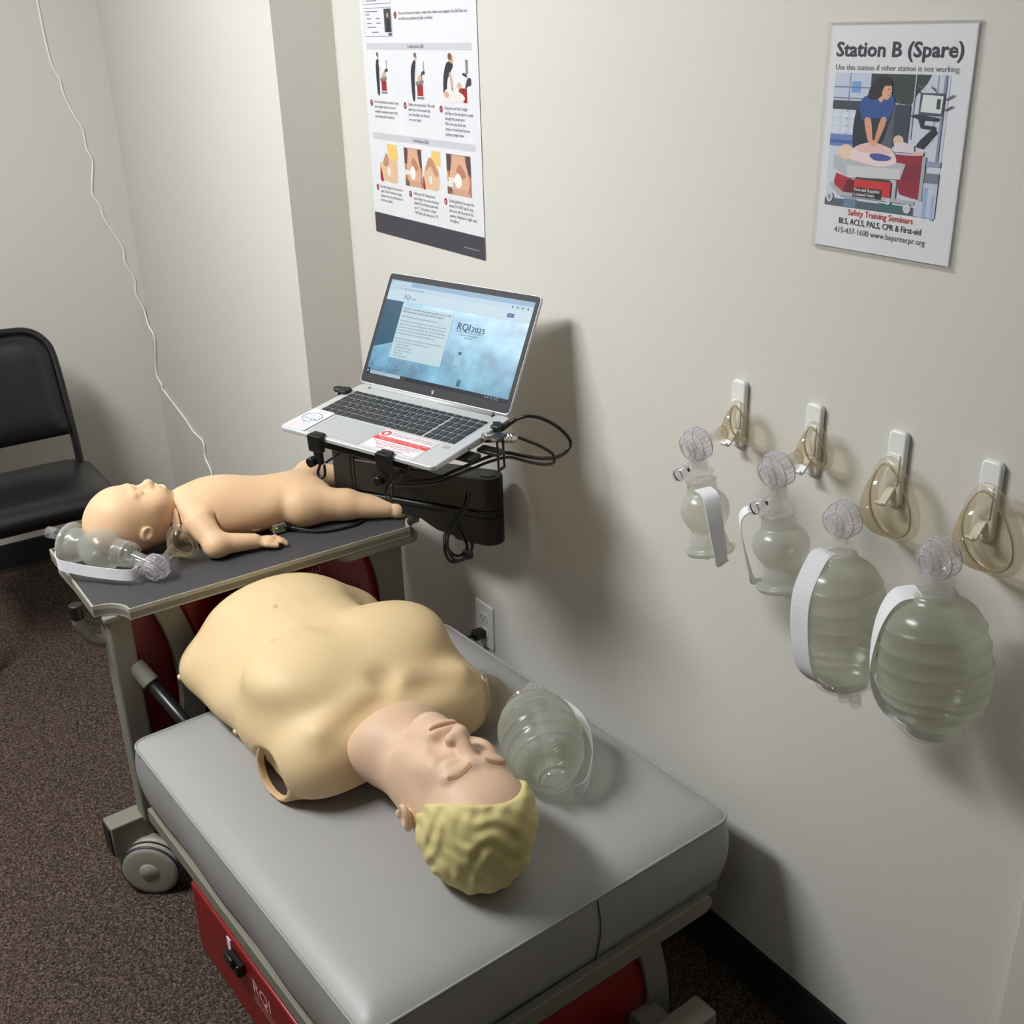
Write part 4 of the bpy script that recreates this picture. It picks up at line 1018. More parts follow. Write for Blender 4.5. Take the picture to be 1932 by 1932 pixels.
    p = MB(); p.poly(sm([(.255, .172), (.300, .166), (.302, .128), (.285, .119), (.262, .120), (.240, .122), (.240, .150)]), Z, TN); p.poly(([(.272, .170), (.311, .170), (.312, .200), (.276, .200)]), Z+.0001, YL); p.poly(sm([(.248, .156), (.262, .184), (.282, .180), (.300, .152), (.286, .150), (.270, .168)]), Z+.0002, TN2); p.poly(sm([(.234, .121), (.244, .120), (.238, .146)]), Z+.0002, RD); p.disc(.268, .140, .007, .009, Z+.0002, WH)
    p.build('step_picture', None, t)
poster()

def sign():
    t = thing('station_sign', 'letter-size station sign in a clear sleeve, with a training photograph', 'sign', wall_frame(.111, 1.400, -.002))
    W_, H_ = .222, .286
    MB().box((.003, .003, 0), (W_-.003, H_-.003, .001)).build('paper_sheet', M_PAPER, t)
    Z = .0013
    text('Station B (Spare)', .0245, .1095, .2455, Z+.0003, ink(62, 56, 68), t, 'title_text', 'CENTER', bold=.022, width=.190)
    text('Use this station if other station is not working.', .0095, .1085, .2292, Z+.0003, ink(118, 118, 122), t, 'subtitle_text', 'CENTER', width=.187)
    text('Safety Training Seminars', .0110, .108, .0482, Z+.0003, ink(196, 62, 58), t, 'caption_text', 'CENTER', bold=.012, width=.104)
    text('BLS, ACLS, PALS, CPR & First-aid', .0108, .108, .0362, Z+.0003, ink(56, 54, 62), t, 'caption_text', 'CENTER', bold=.012, width=.132)
    text('415-437-1600 www.bayareacpr.org', .0108, .1085, .0238, Z+.0003, ink(92, 92, 98), t, 'caption_text', 'CENTER', width=.146)
    p = MB(); z = [Z]
    def lay(): z[0] += .00002; return z[0]
    SMO = [False]
    PO = lambda pts, c: p.poly([(v.x, v.y) for v in cat_rom([(a, b, 0) for a, b in pts], 3, True)] if SMO[0] else pts, lay(), ink(*c))
    RE = lambda a, b, c_, d, c: p.rect(a, b, c_, d, lay(), ink(*c))
    DI = lambda x, y, rx, ry, c: p.disc(x, y, rx, ry, lay(), ink(*c))
    RE(.0155, .0585, .191, .2255, (206, 212, 226))                          # bright window hall
    RE(.0155, .194, .075, .2255, (198, 206, 226)); RE(.044, .202, .059, .2155, (116, 162, 216))
    for y_ in (.2075, .194): RE(.0155, y_, .075, y_+.0016, (120, 128, 160))
    RE(.040, .15, .0418, .2255, (130, 138, 168))
    RE(.0155, .181, .062, .192, (70, 72, 84))                                # dark sill
    for i in range(3):
        for j in range(3): RE(.018 + i*.014, .152 + j*.0095, .029 + i*.014, .1595 + j*.0095, (214, 222, 236))
    RE(.0155, .135, .058, .150, (108, 134, 190)); RE(.0155, .139, .058, .143, (70, 100, 168))
    PO([(.074, .2255), (.164, .2255), (.158, .215), (.146, .203), (.138, .190), (.075, .195)], (60, 70, 70))   # plant
    rnd = random.Random(5)
    for i in range(26):
        x = rnd.uniform(.10, .168); y_ = rnd.uniform(.190, .224); a = rnd.uniform(-1, 1); l = rnd.uniform(.006, .014)
        PO([(x, y_), (x + l*.5 - .001, y_ - l*.4*a), (x + l, y_ - l*a), (x + l*.5 + .001, y_ - l*.4*a + .0012)], rnd.choice([(44, 56, 52), (78, 92, 84), (98, 110, 108)]))
    RE(.112, .140, .139, .190, (62, 68, 84)); RE(.098, .138, .116, .19, (92, 98, 108))                           # planter
    RE(.1415, .150, .1435, .2255, (176, 182, 202)); RE(.1735, .15, .1745, .2255, (182, 188, 206)); RE(.183, .12, .1865, .2255, (140, 146, 178))
    RE(.150, .12, .1915, .126, (150, 158, 190)); RE(.160, .100, .191, .112, (120, 128, 142)); RE(.155, .0585, .191, .10, (196, 204, 222)); RE(.172, .058, .178, .095, (150, 176, 214)); RE(.184, .056, .189, .085, (160, 184, 220))
    PO([(.0155, .0585), (.16, .0585), (.16, .068), (.0155, .068)], (86, 100, 108)); RE(.105, .0587, .148, .069, (66, 106, 110)); RE(.048, .0587, .068, .070, (110, 132, 158))
    # woman doing compressions
    SMO[0] = True
    PO([(.055, .178), (.062, .182), (.108, .182), (.106, .160), (.096, .139), (.060, .132), (.053, .150)], (46, 50, 68))
    PO([(.060, .186), (.066, .197), (.085, .203), (.102, .203), (.113, .198), (.113, .183), (.106, .170), (.097, .1735), (.084, .172), (.068, .168), (.064, .174)], (50, 84, 150))
    PO([(.086, .202), (.098, .2035), (.097, .1955), (.092, .192)], (222, 170, 140))
    DI(.094, .211, .0145, .012, (46, 40, 48)); PO([(.072, .200), (.081, .218), (.096, .219), (.094, .2), (.08, .194)], (46, 40, 48))
    DI(.1010, .2055, .0078, .0105, (222, 170, 142)); PO([(.088, .219), (.104, .218), (.107, .212), (.097, .211), (.093, .203), (.088, .21)], (40, 36, 44))
    PO([(.070, .170), (.080, .171), (.0855, .148), (.0895, .141), (.083, .1395), (.078, .146)], (222, 162, 130)); PO([(.096, .173), (.105, .171), (.0955, .146), (.091, .139), (.085, .141), (.089, .147)], (216, 154, 124))
    DI(.1035, .2078, .0013, .0006, (60, 40, 40)); DI(.1065, .2078, .0008, .0005, (60, 40, 40)); DI(.1045, .2005, .0018, .0006, (170, 90, 84)); PO([(.105, .2035), (.1085, .2038), (.107, .2055)], (200, 146, 120))
    # laptop on its arm
    SMO[0] = False
    RE(.1515, .1795, .186, .205, (84, 84, 110)); PO([(.154, .183), (.1835, .182), (.1845, .202), (.1555, .203)], (222, 226, 228)); RE(.176, .187, .1815, .1985, (70, 72, 84))
    PO([(.138, .178), (.150, .180), (.182, .177), (.180, .173), (.152, .174)], (56, 56, 70)); PO([(.152, .174), (.160, .174), (.160, .168), (.178, .167), (.178, .163), (.157, .164)], (52, 52, 66)); PO([(.152, .142), (.158, .150), (.176, .166), (.181, .160), (.163, .140)], (48, 48, 64))
    PO([(.188, .199), (.199, .2045), (.199, .2025), (.188, .197)], (92, 94, 116)); PO([(.188, .187), (.199, .192), (.199, .190), (.188, .185)], (92, 94, 116))
    # infant and red cabinet at the back
    PO([(.118, .131), (.166, .131), (.171, .078), (.136, .083), (.128, .10)], (150, 40, 60)); PO([(.136, .118), (.166, .121), (.168, .10), (.138, .10)], (132, 40, 62)); RE(.165, .078, .170, .131, (176, 178, 180))
    DI(.126, .148, .008, .006, (226, 190, 170)); PO([(.120, .144), (.132, .147), (.150, .143), (.152, .134), (.122, .134)], (226, 212, 216)); PO([(.150, .136), (.166, .137), (.165, .132), (.150, .131)], (226, 186, 176))
    # bench, manikin and drawer
    PO([(.025, .1235), (.062, .128), (.141, .120), (.135, .101), (.050, .0965), (.026, .108)], (186, 188, 192)); PO([(.050, .0965), (.049, .112), (.134, .1135), (.135, .101)], (208, 210, 214))
    PO([(.032, .101), (.064, .094), (.064, .074), (.050, .0755), (.034, .080), (.029, .090)], (176, 48, 62)); PO([(.050, .094), (.064, .094), (.064, .074), (.046, .077)], (108, 34, 46)); RE(.0635, .073, .122, .0965, (204, 52, 56)); RE(.066, .0955, .12, .0985, (70, 70, 76))
    RE(.126, .074, .130, .098, (186, 188, 190)); PO([(.022, .085), (.040, .072), (.160, .072), (.160, .0765), (.046, .0775), (.025, .089)], (178, 180, 184))
    RE(.0625, .073, .109, .0855, (52, 46, 50))
    SMO[0] = True
    DI(.0455, .1285, .0130, .0095, (236, 206, 180)); PO([(.052, .122), (.060, .136), (.085, .143), (.104, .1405), (.120, .134), (.126, .120), (.10, .114), (.066, .118)], (238, 214, 214)); PO([(.062, .136), (.085, .1425), (.104, .140), (.118, .131), (.085, .130), (.068, .13)], (232, 190, 186)); PO([(.084, .128), (.100, .130), (.118, .127), (.112, .122), (.092, .1215)], (74, 92, 160))
    DI(.088, .142, .006, .0035, (226, 170, 142))
    DI(.024, .069, .0055, .0065, (206, 210, 218)); DI(.150, .0665, .006, .006, (206, 210, 218)); DI(.120, .072, .004, .004, (196, 200, 206)); DI(.024, .069, .003, .004, (150, 156, 168))
    pic = p.build('photograph', None, t)
    text('First-aid Supplies\nLocated Here', .0058, .0645, .0808, z[0]+.0003, ink(226, 222, 222), pic, 'photo_lettering', bold=.02, width=.041)
    # clear sleeve: front film with thicker rim
    MB().box((0, 0, -.0008), (W_, H_, -.0002)).build('sleeve_back', M_SLEEVE, t)
    fz = .0046
    MB().add([(0, 0, fz), (W_, 0, fz), (W_, H_, fz), (0, H_, fz)], [(0, 1, 2, 3)]).build('sleeve_front', M_SLEEVE, t)
    rim = MB()
    for lo, hi in (((0, H_-.0022, .0), (W_, H_, fz+.0008)), ((W_-.0022, 0, .0), (W_, H_-.0022, fz+.0008)), ((0, 0, .0), (W_-.0022, .0016, fz+.0008)), ((0, .0016, 0), (.0012, H_-.0022, fz+.0008))): rim.box(lo, hi)
    rim.build('sleeve_rim', M_CLEAR, t)
sign()

# ================================================================== WALL HOOKS
def hook(y, label):
    t = thing('wall_hook', label, 'wall hook', wall_frame(y, 1.176, 0.0), 'white adhesive hooks in a row on the wall')
    hw = .0145
    MB().prism(rrect(-hw, -.110, hw, 0, .008, 6), 0, .010).build('back_plate', M_WHITE, t, bevel=.003, seg=3)
    # raised inner plate and the hook nose
    MB().prism(rrect(-.0095, -.078, .0095, -.032, .003, 4), .0098, .0118).build('slide', M_WHITE, t, bevel=.001)
    pts = [(0, -.082, .010), (0, -.096, .022), (0, -.102, .030), (0, -.097, .036)]
    ribbon(MB(), cat_rom(pts, 5), (1, 0, 0), .012, .004).build('hook_nose', M_WHITE, t, bevel=.001)
HK = [(.232, 'white adhesive wall hook farthest from the viewer, holding the smallest clear mask'), (.079, 'second white adhesive wall hook from the far end, holding a small clear mask'),
      (-.069, 'third white adhesive wall hook from the far end, holding a large clear mask'), (-.212, 'white adhesive wall hook nearest the right edge, holding the largest clear mask')]
for y, lab in HK: hook(y, lab)

# ================================================================== BAG-VALVE-MASK RESUSCITATORS
def V3(p): return Vector(p)
def mask(t, o, c, n, u, W_, H_, dp, mm=None, cush=None, port=.011, plen=.02):
    """pear-shaped face mask: centre of rim c, dome direction n, narrow end u"""
    n = V3(n).normalized(); u = V3(u); u = (u - n*u.dot(n)).normalized(); s = u.cross(n); c = V3(c); K = 36
    def ring(sc, h, dy=0):
        r = []
        for k in range(K):
            a = 2*math.pi*k/K; ca, sa = math.cos(a), math.sin(a)
            w_ = W_*(1 - .30*ca - .06*ca*ca); r.append(c + s*(sa*w_*sc) + u*(ca*H_*sc + dy*(1-sc)) + n*h)
        return r
    # dome
    pr = [(1.0, 0), (.985, .10), (.93, .28), (.82, .52), (.66, .74), (.48, .90), (.32, .98)]
    vs = []; fs = []
    low = -H_*.22
    for sc, h in pr: vs += ring(sc, h*dp, low)
    for i in range(len(pr)-1):
        for k in range(K): fs.append((i*K+k, i*K+(k+1)%K, (i+1)*K+(k+1)%K, (i+1)*K+k))
    # port collar
    apex = c + u*low*.72 + n*dp*.98
    b = len(vs); seg = K
    for (h, r) in ((0, port*1.25), (.006, port*1.05), (plen, port)):
        for k in range(K):
            a = 2*math.pi*k/K; vs.append(apex + n*h + (s*math.sin(a) + u*math.cos(a))*r)
    for i in range(2):
        for k in range(K): fs.append((b+i*K+k, b+i*K+(k+1)%K, b+(i+1)*K+(k+1)%K, b+(i+1)*K+k))
    l = (len(pr)-1)*K
    for k in range(K): fs.append((l+k, l+(k+1)%K, b+(k+1)%K, b+k))
    m_ = MB().add(vs, fs).off(o).build('face_mask', mm or M_MASK, t, smooth=True)
    # air cushion round the rim
    rr = max(.006, W_*.17)
    MB().tube(ring(1.03, -rr*.35), rr, 12, closed=True).off(o).build('mask_cushion', cush or M_CUSH, m_, smooth=True)
    MB().tube(ring(.985, dp*.08), rr*.13, 6, closed=True).off(o).build('mask_seam', mat('mask_edge', (150, 138, 112), .3), m_, smooth=True)
    return apex + n*plen

def valve(t, o, c, ax, dn, r, sz, pieces=True):
    """patient valve: drum round c along ax (towards the mask), neck going along dn to the bag"""
    ax = V3(ax).normalized(); dn = V3(dn).normalized(); c = V3(c)
    dr = MB().lathe([(-r*.95, r*.25), (-r*.92, r*.62), (-r*.80, r*.78), (-r*.35, r*.82), (-r*.30, r*1.0), (-r*.05, r*1.03), (0, r*1.0), (r*.06, r*1.03), (r*.35, r*1.0), (r*.42, r*.86), (r*.70, r*.70), (r*.9, r*.42)], c, ax, 30, True).off(o).build('valve_drum', M_CLEARV, t, auto=35)
    # ridged lock ring
    g = MB()
    u = ax.orthogonal().normalized(); w_ = ax.cross(u)
    for k in range(20):
        a = 2*math.pi*k/20; p = c + (u*math.cos(a) + w_*math.sin(a))*r*1.03
        g.tube([p - ax*r*.26, p + ax*r*.30], r*.05, 5)
    g.off(o).build('grip_ridges', M_CLEARV, dr, smooth=True)
    lr = mat('valve_edge', (188, 185, 190), .25)
    for q_, rr_ in ((-.30, 1.0), (.36, 1.0), (-.80, .78), (-.93, .45)):
        MB().tube([c + ax*(r*q_) + (u*math.cos(2*math.pi*k/28) + w_*math.sin(2*math.pi*k/28))*r*rr_ for k in range(28)], r*.028, 5, closed=True).off(o).build('drum_ring', lr, dr, smooth=True)
    MB().lathe([(-r*.55, 0.001), (-r*.55, r*.45), (-r*.45, r*.50), (-r*.2, r*.52)], c, ax, 22).off(o).build('valve_membrane', M_CLEARV, dr, smooth=True)
    nk = MB().lathe([(0, r*.52), (r*.7, r*.52), (sz, r*.50), (sz, r*.42), (0, r*.42)], c + dn*r*.35, dn, 22).off(o).build('valve_neck', M_CLEAR, t, auto=40)
    return nk

ADULT = [(0, .30), (.01, .36), (.03, .40), (.055, .42), (.07, .50), (.10, .63), (.14, .73), (.185, .80), (.22, .835), (.232, .875), (.245, .850), (.31, .905), (.345, .915), (.357, .955), (.37, .930), (.44, .96), (.47, .960), (.482, .995), (.495, .968), (.55, .985), (.60, .975), (.64, .955), (.652, .98), (.665, .940), (.715, .910), (.73, .935), (.745, .885), (.80, .825), (.815, .845), (.83, .78), (.88, .68), (.92, .56), (.94, .50), (1.0, .47)]
INFANT = [(0, .50), (.02, .56), (.05, .60), (.07, .56), (.10, .62), (.12, .58), (.15, .63), (.17, .60), (.20, .70), (.26, .86), (.33, .97), (.40, 1.0), (.47, .985), (.54, .92), (.61, .80), (.67, .69), (.71, .655), (.75, .69), (.80, .76), (.85, .79), (.90, .79), (.93, .83), (.94, .96), (.97, .98), (1.0, .96)]

def bvm(name, label, N, B, R, prof, V, vax, vr, M_, mn, mu, mW, mH, md, strap, swid, bag_mat=None, infant=False, relief=None, tail=None, group=None, strap_dir=None, port=.011):
    """N bag neck, B bag bottom, R bag radius; V valve centre, vax axis to the mask; M_ mask rim centre"""
    o = tuple(B); N = V3(N); B = V3(B); ax = (B-N); Lg = ax.length; ax.normalize()
    t = thing(name, label, 'resuscitator', Matrix.Translation(o), group)
    bag = MB().lathe([(a*Lg, r*R) for a, r in prof], N, ax, 40, False, True).off(o).build('bag', bag_mat or M_BAG, t, smooth=True)
    rn = prof[0][1]*R
    # clear collar rings where the bag meets the valve
    MB().lathe([(-.016, rn*.78), (-.012, rn*1.12), (-.009, rn*1.16), (-.006, rn*1.0), (-.002, rn*1.02), (.0, rn*1.28), (.003, rn*1.30), (.005, rn*1.05)], N, ax, 28).off(o).build('neck_collar', M_CLEAR, t, auto=40)
    if infant:
        MB().lathe([(Lg*.93, R*.9), (Lg*.935, R*1.03), (Lg*.955, R*1.05), (Lg*.97, R*1.0), (Lg*1.0, R*.93), (Lg*1.02, R*.6), (Lg*1.02, .002)], N, ax, 36).off(o).build('intake_flange', M_CLEAR, t, auto=35)
    else:
        MB().lathe([(Lg*.93, R*.52), (Lg*.95, R*.60), (Lg*.97, R*.62), (Lg*1.0, R*.56), (Lg*1.03, R*.45), (Lg*1.03, .002)], N, ax, 32).off(o).build('intake_flange', M_CLEAR, t, auto=35)
    for (d, r, l) in (tail or []):
        MB().lathe([(0, r), (l, r), (l, r*.75), (0, r*.75)], B + V3(d), ax, 14).off(o).build('intake_tube', M_CLEAR, t, auto=40)
    V = V3(V); nl = (N - V)
    valve(t, o, V, vax, nl, vr, max(.004, nl.length - vr*.35 - .012))
    tip = mask(t, o, M_, mn, mu, mW, mH, md, port=port, plen=.012)
    a = tip; b = V + V3(vax).normalized()*vr*.7
    MB().tube([a - V3(mn).normalized()*.004, a*.6 + b*.4, b], [port*.95, port*.9, port*.95], 16, cap=False).off(o).build('patient_port', M_CLEAR, t, smooth=True)
    if relief:
        p, d = V3(relief[0]), V3(relief[1]).normalized(); q = relief[2]
        rv = MB().lathe([(-q*1.6, q*.7), (-q*1.2, q*1.0), (q*.2, q*1.0), (q*.25, q*.85), (q*.9, q*.85), (q*1.0, q*.6)], p, d, 18, True, True).off(o).build('relief_valve', M_CLEARV, t, auto=40)
        MB().lathe([(-q*1.62, q*.3), (-q*1.66, q*.3)], p, d, 10, True, True).off(o).build('relief_cap', M_BLACKG, rv)
        MB().lathe([(q*.3, q*.88), (q*.5, q*.88)], p, d, 16).off(o).build('relief_ring', M_BLACKG, rv)
        MB().tube([p + d*q, (p + d*q)*.5 + (V*.55 + N*.45)*.5, V*.55 + N*.45], q*.6, 12).off(o).build('relief_branch', M_CLEAR, rv, smooth=True)
    sp = cat_rom(strap, 6)
    if strap_dir: w0, w1 = V3(strap_dir[0]), V3(strap_dir[1]); wd = [w0.lerp(w1, i/(len(sp)-1)) for i in range(len(sp))]
    else: wd = [V3((0, 1, 0))]*len(sp)
    ribbon(MB(), sp, wd, swid, .0012).off(o).build('hand_strap', M_STRAP, t, smooth=False)
    return t
GB = 'bag valve masks hanging on the wall hooks'
X_ = (1, 0, 0)
# adult, nearest the right edge
bvm('bag_valve_mask', 'largest clear bag valve mask, hanging nearest the right edge of the wall', (-.12, -.230, 1.036), (-.12, -.256, .844), .0715, ADULT,
    (-.122, -.232, 1.083), (1, -.12, .1), .0255, (-.030, -.234, 1.094), (-1, .22, -.12), (.10, .10, 1), .043, .055, .044,
    [(-.134, -.218, 1.034), (-.152, -.199, 1.026), (-.163, -.188, .995), (-.166, -.182, .945), (-.163, -.184, .90), (-.152, -.203, .862), (-.135, -.234, .848)], .024, group=GB,
    tail=[((-.01, .02, -.004), .006, .006)], strap_dir=((.3, .9, .3), (.9, .3, 0)))
bvm('bag_valve_mask', 'second bag valve mask from the right edge, its wide white strap in front', (-.12, -.077, 1.030), (-.12, -.110, .838), .0665, ADULT,
    (-.122, -.083, 1.082), (1, -.10, .1), .0245, (-.030, -.085, 1.086), (-1, .22, -.12), (.10, .10, 1), .041, .054, .042,
    [(-.130, -.070, 1.032), (-.152, -.070, 1.028), (-.182, -.074, .985), (-.190, -.082, .93), (-.184, -.090, .88), (-.164, -.097, .852), (-.145, -.102, .842)], .027, group=GB,
    tail=[((0, .0, -.006), .009, .02), ((.0, -.02, -.006), .008, .018)], strap_dir=((-.25, .95, .1), (-.1, 1, 0)))
# infant bags
bvm('bag_valve_mask', 'smallest clear bag valve mask, hanging farthest from the viewer', (-.12, .192, 1.052), (-.12, .163, .938), .0375, INFANT,
    (-.122, .200, 1.106), (1, -.10, .25), .0245, (-.030, .205, 1.118), (-1, .2, -.2), (.1, .08, 1), .024, .030, .030,
    [(-.136, .172, 1.046), (-.146, .144, 1.046), (-.152, .127, 1.02), (-.152, .118, .99), (-.148, .115, .965), (-.142, .117, .945), (-.128, .124, .937)], .026, M_BAGW, True, ((-.150, .206, 1.062), (-.25, .75, -.55), .0105), [((.0, .01, -.002), .0035, .014), ((.0, -.02, -.002), .0045, .010)], GB, ((.9, -.3, .1), (.95, .2, .1)), .009)
bvm('bag_valve_mask', 'second bag valve mask from the far end, with a looped white strap', (-.12, .034, 1.050), (-.12, .010, .941), .0405, INFANT,
    (-.122, .038, 1.115), (1, -.10, .25), .0250, (-.030, .052, 1.124), (-1, .2, -.2), (.1, .08, 1), .0245, .031, .031,
    [(-.130, .056, 1.045), (-.140, .072, 1.047), (-.148, .079, 1.03), (-.146, .070, .99), (-.142, .060, .955), (-.136, .058, .937), (-.126, .050, .938)], .018, M_BAGW, True, ((-.150, .046, 1.062), (-.25, .75, -.55), .0105), [((.0, -.005, -.002), .0045, .014)], GB, ((.3, .9, .1), (.9, .4, .1)), .009)
# adult bag lying on the mattress beside the manikin head
def cq(x, y, z): return tuple(cw(x, y, z))
bvm('bag_valve_mask', 'adult bag valve mask lying on the grey mattress beside the blond head', cq(.478, .180, .537), cq(.560, .352, .560), .0735, [(a, r) for a, r in ADULT],
    cq(.588, .372, .560), cq(-.10, .09, -.02) if False else tuple(CART.to_3x3() @ Vector((-1, .55, -.2))), .0215, cq(.535, .452, .535), tuple(CART.to_3x3() @ Vector((.88, -.45, .02))), (0, 0, 1), .043, .052, .046,
    [cq(.508, .165, .503), cq(.535, .163, .51), cq(.585, .205, .53), cq(.612, .255, .545), cq(.615, .30, .555), cq(.60, .34, .56), cq(.572, .357, .55)], .022, M_BAG, strap_dir=((0, 0, 1), (0, 0, 1)))
# infant bag lying on the tray next to the infant's head
bvm('bag_valve_mask', 'small bag valve mask lying on the dark tray beside the infant head', cq(.115, 1.085, .735), cq(.035, 1.205, .742), .044, INFANT,
    cq(.150, 1.030, .717), tuple(CART.to_3x3() @ Vector((.75, .35, .25))), .026, cq(.222, 1.075, .735), tuple(CART.to_3x3() @ Vector((-.80, -.48, -.10))), (.1, 0, 1), .030, .034, .030,
    [cq(.118, 1.045, .712), cq(.098, 1.038, .712), cq(.070, 1.062, .714), cq(.040, 1.098, .716), cq(.012, 1.128, .722), cq(-.006, 1.148, .728), cq(-.002, 1.17, .735)], .024, M_BAGW, True, (cq(.122, 1.042, .716), tuple(CART.to_3x3() @ Vector((.1, -.9, -.1))), .0105), [(tuple(CART.to_3x3() @ Vector((-.016, .012, .022))), .012, .022)], None, ((0, 0, 1), (0, .2, 1)), .010)

# ================================================================== ADULT MANIKIN (cart-local coordinates)
def adult():
    o = (.33, .5, .472)
    t = thing('adult_manikin', 'armless adult training manikin with blond hair lying on the grey mattress', 'manikin', cart_at(*o))
    cx = .335
    def torso(G, e=0.0):
        A = lambda c, r, k=.05: G.ell(c, tuple(v - e for v in r), k, pad=.12)
        A((cx, .605, .560), (.222, .165, .128))                # rib cage
        A((cx, .500, .545), (.205, .105, .090), .06)           # shoulder girdle
        A((cx-.005, .80, .560), (.165, .17, .122), .06)         # belly
        A((cx, .880, .545), (.222, .110, .095), .06)           # hips
        A((cx-.11, .60, .645), (.085, .085, .045), .05)        # pecs
        A((cx+.105, .60, .645), (.085, .085, .048), .05)
        A((cx-.012, .880, .612), (.125, .10, .058), .05)       # lower belly dome
        A((cx-.135, .470, .535), (.070, .060, .070), .04)      # shoulder caps
        A((cx+.135, .470, .535), (.070, .060, .070), .04)
        A((cx, .76, .535), (.212, .17, .085), .06)             # flanks
        G.ell((cx-.005, .70, .735), (.016, .08, .030), .05, 'sub')      # sternum groove
        G.ell((cx+.20, .765, .655), (.05, .05, .05), .07, 'sub')        # waist hollow
        # collar bones and throat hollow
        if e == 0:
            G.cap((cx-.03, .463, .632), (cx-.145, .455, .607), .006, .007, .035)
            G.cap((cx+.03, .463, .632), (cx+.145, .455, .607), .006, .007, .035)
            G.ell((cx, .466, .662), (.018, .018, .022), .04, 'sub')
            G.ell((cx-.07, .430, .640), (.04, .018, .018), .04, 'sub'); G.ell((cx+.07, .430, .640), (.04, .018, .018), .04, 'sub')
    # chest skin: the outer sheet, open at the arm and cut off above the mattress
    G = Grid((.06, .37, .45), (.62, 1.0, .74), .0032)
    torso(G)
    G.cut((0, 1, 0), .944, .03)
    G.cut((0, -.12, -1), -.552, .004)                # hem rises a little towards the shoulders
    # right arm hole: ragged oval torn out of the sheet
    G.ell((.096, .520, .516), (.050, .062, .058), .006, 'sub')
    G.ell((.118, .565, .490), (.030, .030, .030), .008, 'sub')
    # straight edge by the neck
    G.cut((.0, -1, .0), -.385, .004)
    skin = G.build('chest_skin', M_SKIN, t, o, relax=2)
    # hollow inner shell with its round arm socket
    G = Grid((.06, .37, .46), (.62, .95, .72), .0034)
    torso(G, .016)
    G.ell((cx-.10, .50, .518), (.120, .070, .047), .03); G.ell((cx+.10, .49, .515), (.10, .075, .046), .03)
    ax = np.array([-1, -.12, .10]); ax /= np.linalg.norm(ax); p0 = np.array([.124, .512, .5260])
    # short arm stump, bored out
    G.cap(tuple(p0 + ax*.0), tuple(p0 - ax*.08), .0545, .056, .02)
    G.cut((0, 0, -1), -.4725, .01); G.cut((0, 1, 0), .925, .02)
    G.cut(tuple(ax), float(ax @ p0) + .002, .008)
    G.cap(tuple(p0 + ax*.05), tuple(p0 - ax*.055), .0455, .0455, .004, 'sub')
    G.build('torso_shell', M_BASEB, t, o, relax=2)
    # dark cup that paints the shade deep in the socket and the pale fitting at its bottom
    MB().lathe([(-.052, .001), (-.052, .0445), (-.012, .0452)], p0, ax, 24).off(o).build('socket_shade', M_DARKIN, t, smooth=True)
    MB().lathe([(-.050, .012), (-.036, .011), (-.034, .001)], p0 + np.array([.0, -.018, -.012]), ax, 16).off(o).build('socket_fitting', mat('pale_fitting', (222, 214, 184), .6), t, smooth=True)
    # press studs and nipples, seated on the skin
    from mathutils.bvhtree import BVHTree
    sk = BVHTree.FromPolygons([v.co + Vector(o) for v in skin.data.vertices], [tuple(p.vertices) for p in skin.data.polygons])
    def seat(p, d):
        r = sk.ray_cast(Vector(p), Vector(d).normalized()); return (r[0], r[1]) if r[0] else (Vector(p), -Vector(d))
    for p, d in (((-.1, .893, .538), (1, 0, 0)), ((-.1, .672, .522), (1, 0, 0)), ((.237, .2, .560), (0, 1, 0))):
        c, nn_ = seat(p, d)
        MB().lathe([(-.002, .0065), (.003, .0062), (.005, .004), (.0055, .001)], c, nn_, 14).off(o).build('press_stud', M_SKIN, t, smooth=True)
    for x, y in ((.222, .668), (.448, .640), (.285, .79)):
        c, nn_ = seat((x, y, 1.0), (0, 0, -1))
        MB().lathe([(-.004, .0075), (.0006, .0055), (.0012, .003), (.0010, .0005)], c, nn_, 14).off(o).build('navel' if y > .7 else 'nipple', mat('skin_darker', (214, 182, 134), .55), t, smooth=True)
    # ---------------- head, in its own frame: x right, y to the chin, z up out of the face
    HM = Matrix.Translation((.294, .183, .574)) @ Matrix.Rotation(math.radians(-3), 4, 'Z') @ Matrix.Rotation(math.radians(7), 4, 'X') @ Matrix.Rotation(math.radians(9), 4, 'Y') @ Matrix.Diagonal((1.06, 1.06, 1.06, 1))
    def place(ob):
        ob.data.transform(Matrix.Translation([-v for v in o]) @ HM)
        return ob
    def cranium(G, e=0.0):
        G.ell((0, -.036, -.012), (.0765+e, .092+e, .088+e), .03); G.ell((0, -.052, .030), (.066+e, .066+e, .050+e), .03)
    G = Grid((-.135, -.14, -.11), (.125, .29, .14), .0023)
    cranium(G)
    G.ell((0, .030, .018), (.066, .088, .066), .03)             # mid face
    G.ell((0, .086, .012), (.050, .048, .055), .03)             # jaw
    G.ell((0, .114, .062), (.024, .020, .022), .025); G.ell((0, .100, .040), (.036, .026, .034), .03)            # chin
    for s in (-1, 1):
        G.ell((s*.037, .030, .058), (.026, .030, .022), .025)   # cheeks
        G.ell((s*.048, .082, .018), (.014, .036, .030), .02)    # jaw angle
        G.ell((s*.031, .005, .098), (.017, .012, .013), .020, 'sub')    # eye hollows
        G.ell((s*.031, .004, .0765), (.0165, .0098, .0095), .006)       # closed lids
        G.cap((s*.012, -.0135, .0835), (s*.046, -.013, .074), .0065, .0055, .016)  # brow ridge
        G.ell((s*.030, .054, .084), (.008, .018, .008), .022, 'sub')     # folds beside the nose
    G.cap((0, -.008, .078), (0, .034, .103), .0075, .0105, .012)    # nose bridge to tip
    G.ell((0, .040, .104), (.0115, .010, .0105), .010)
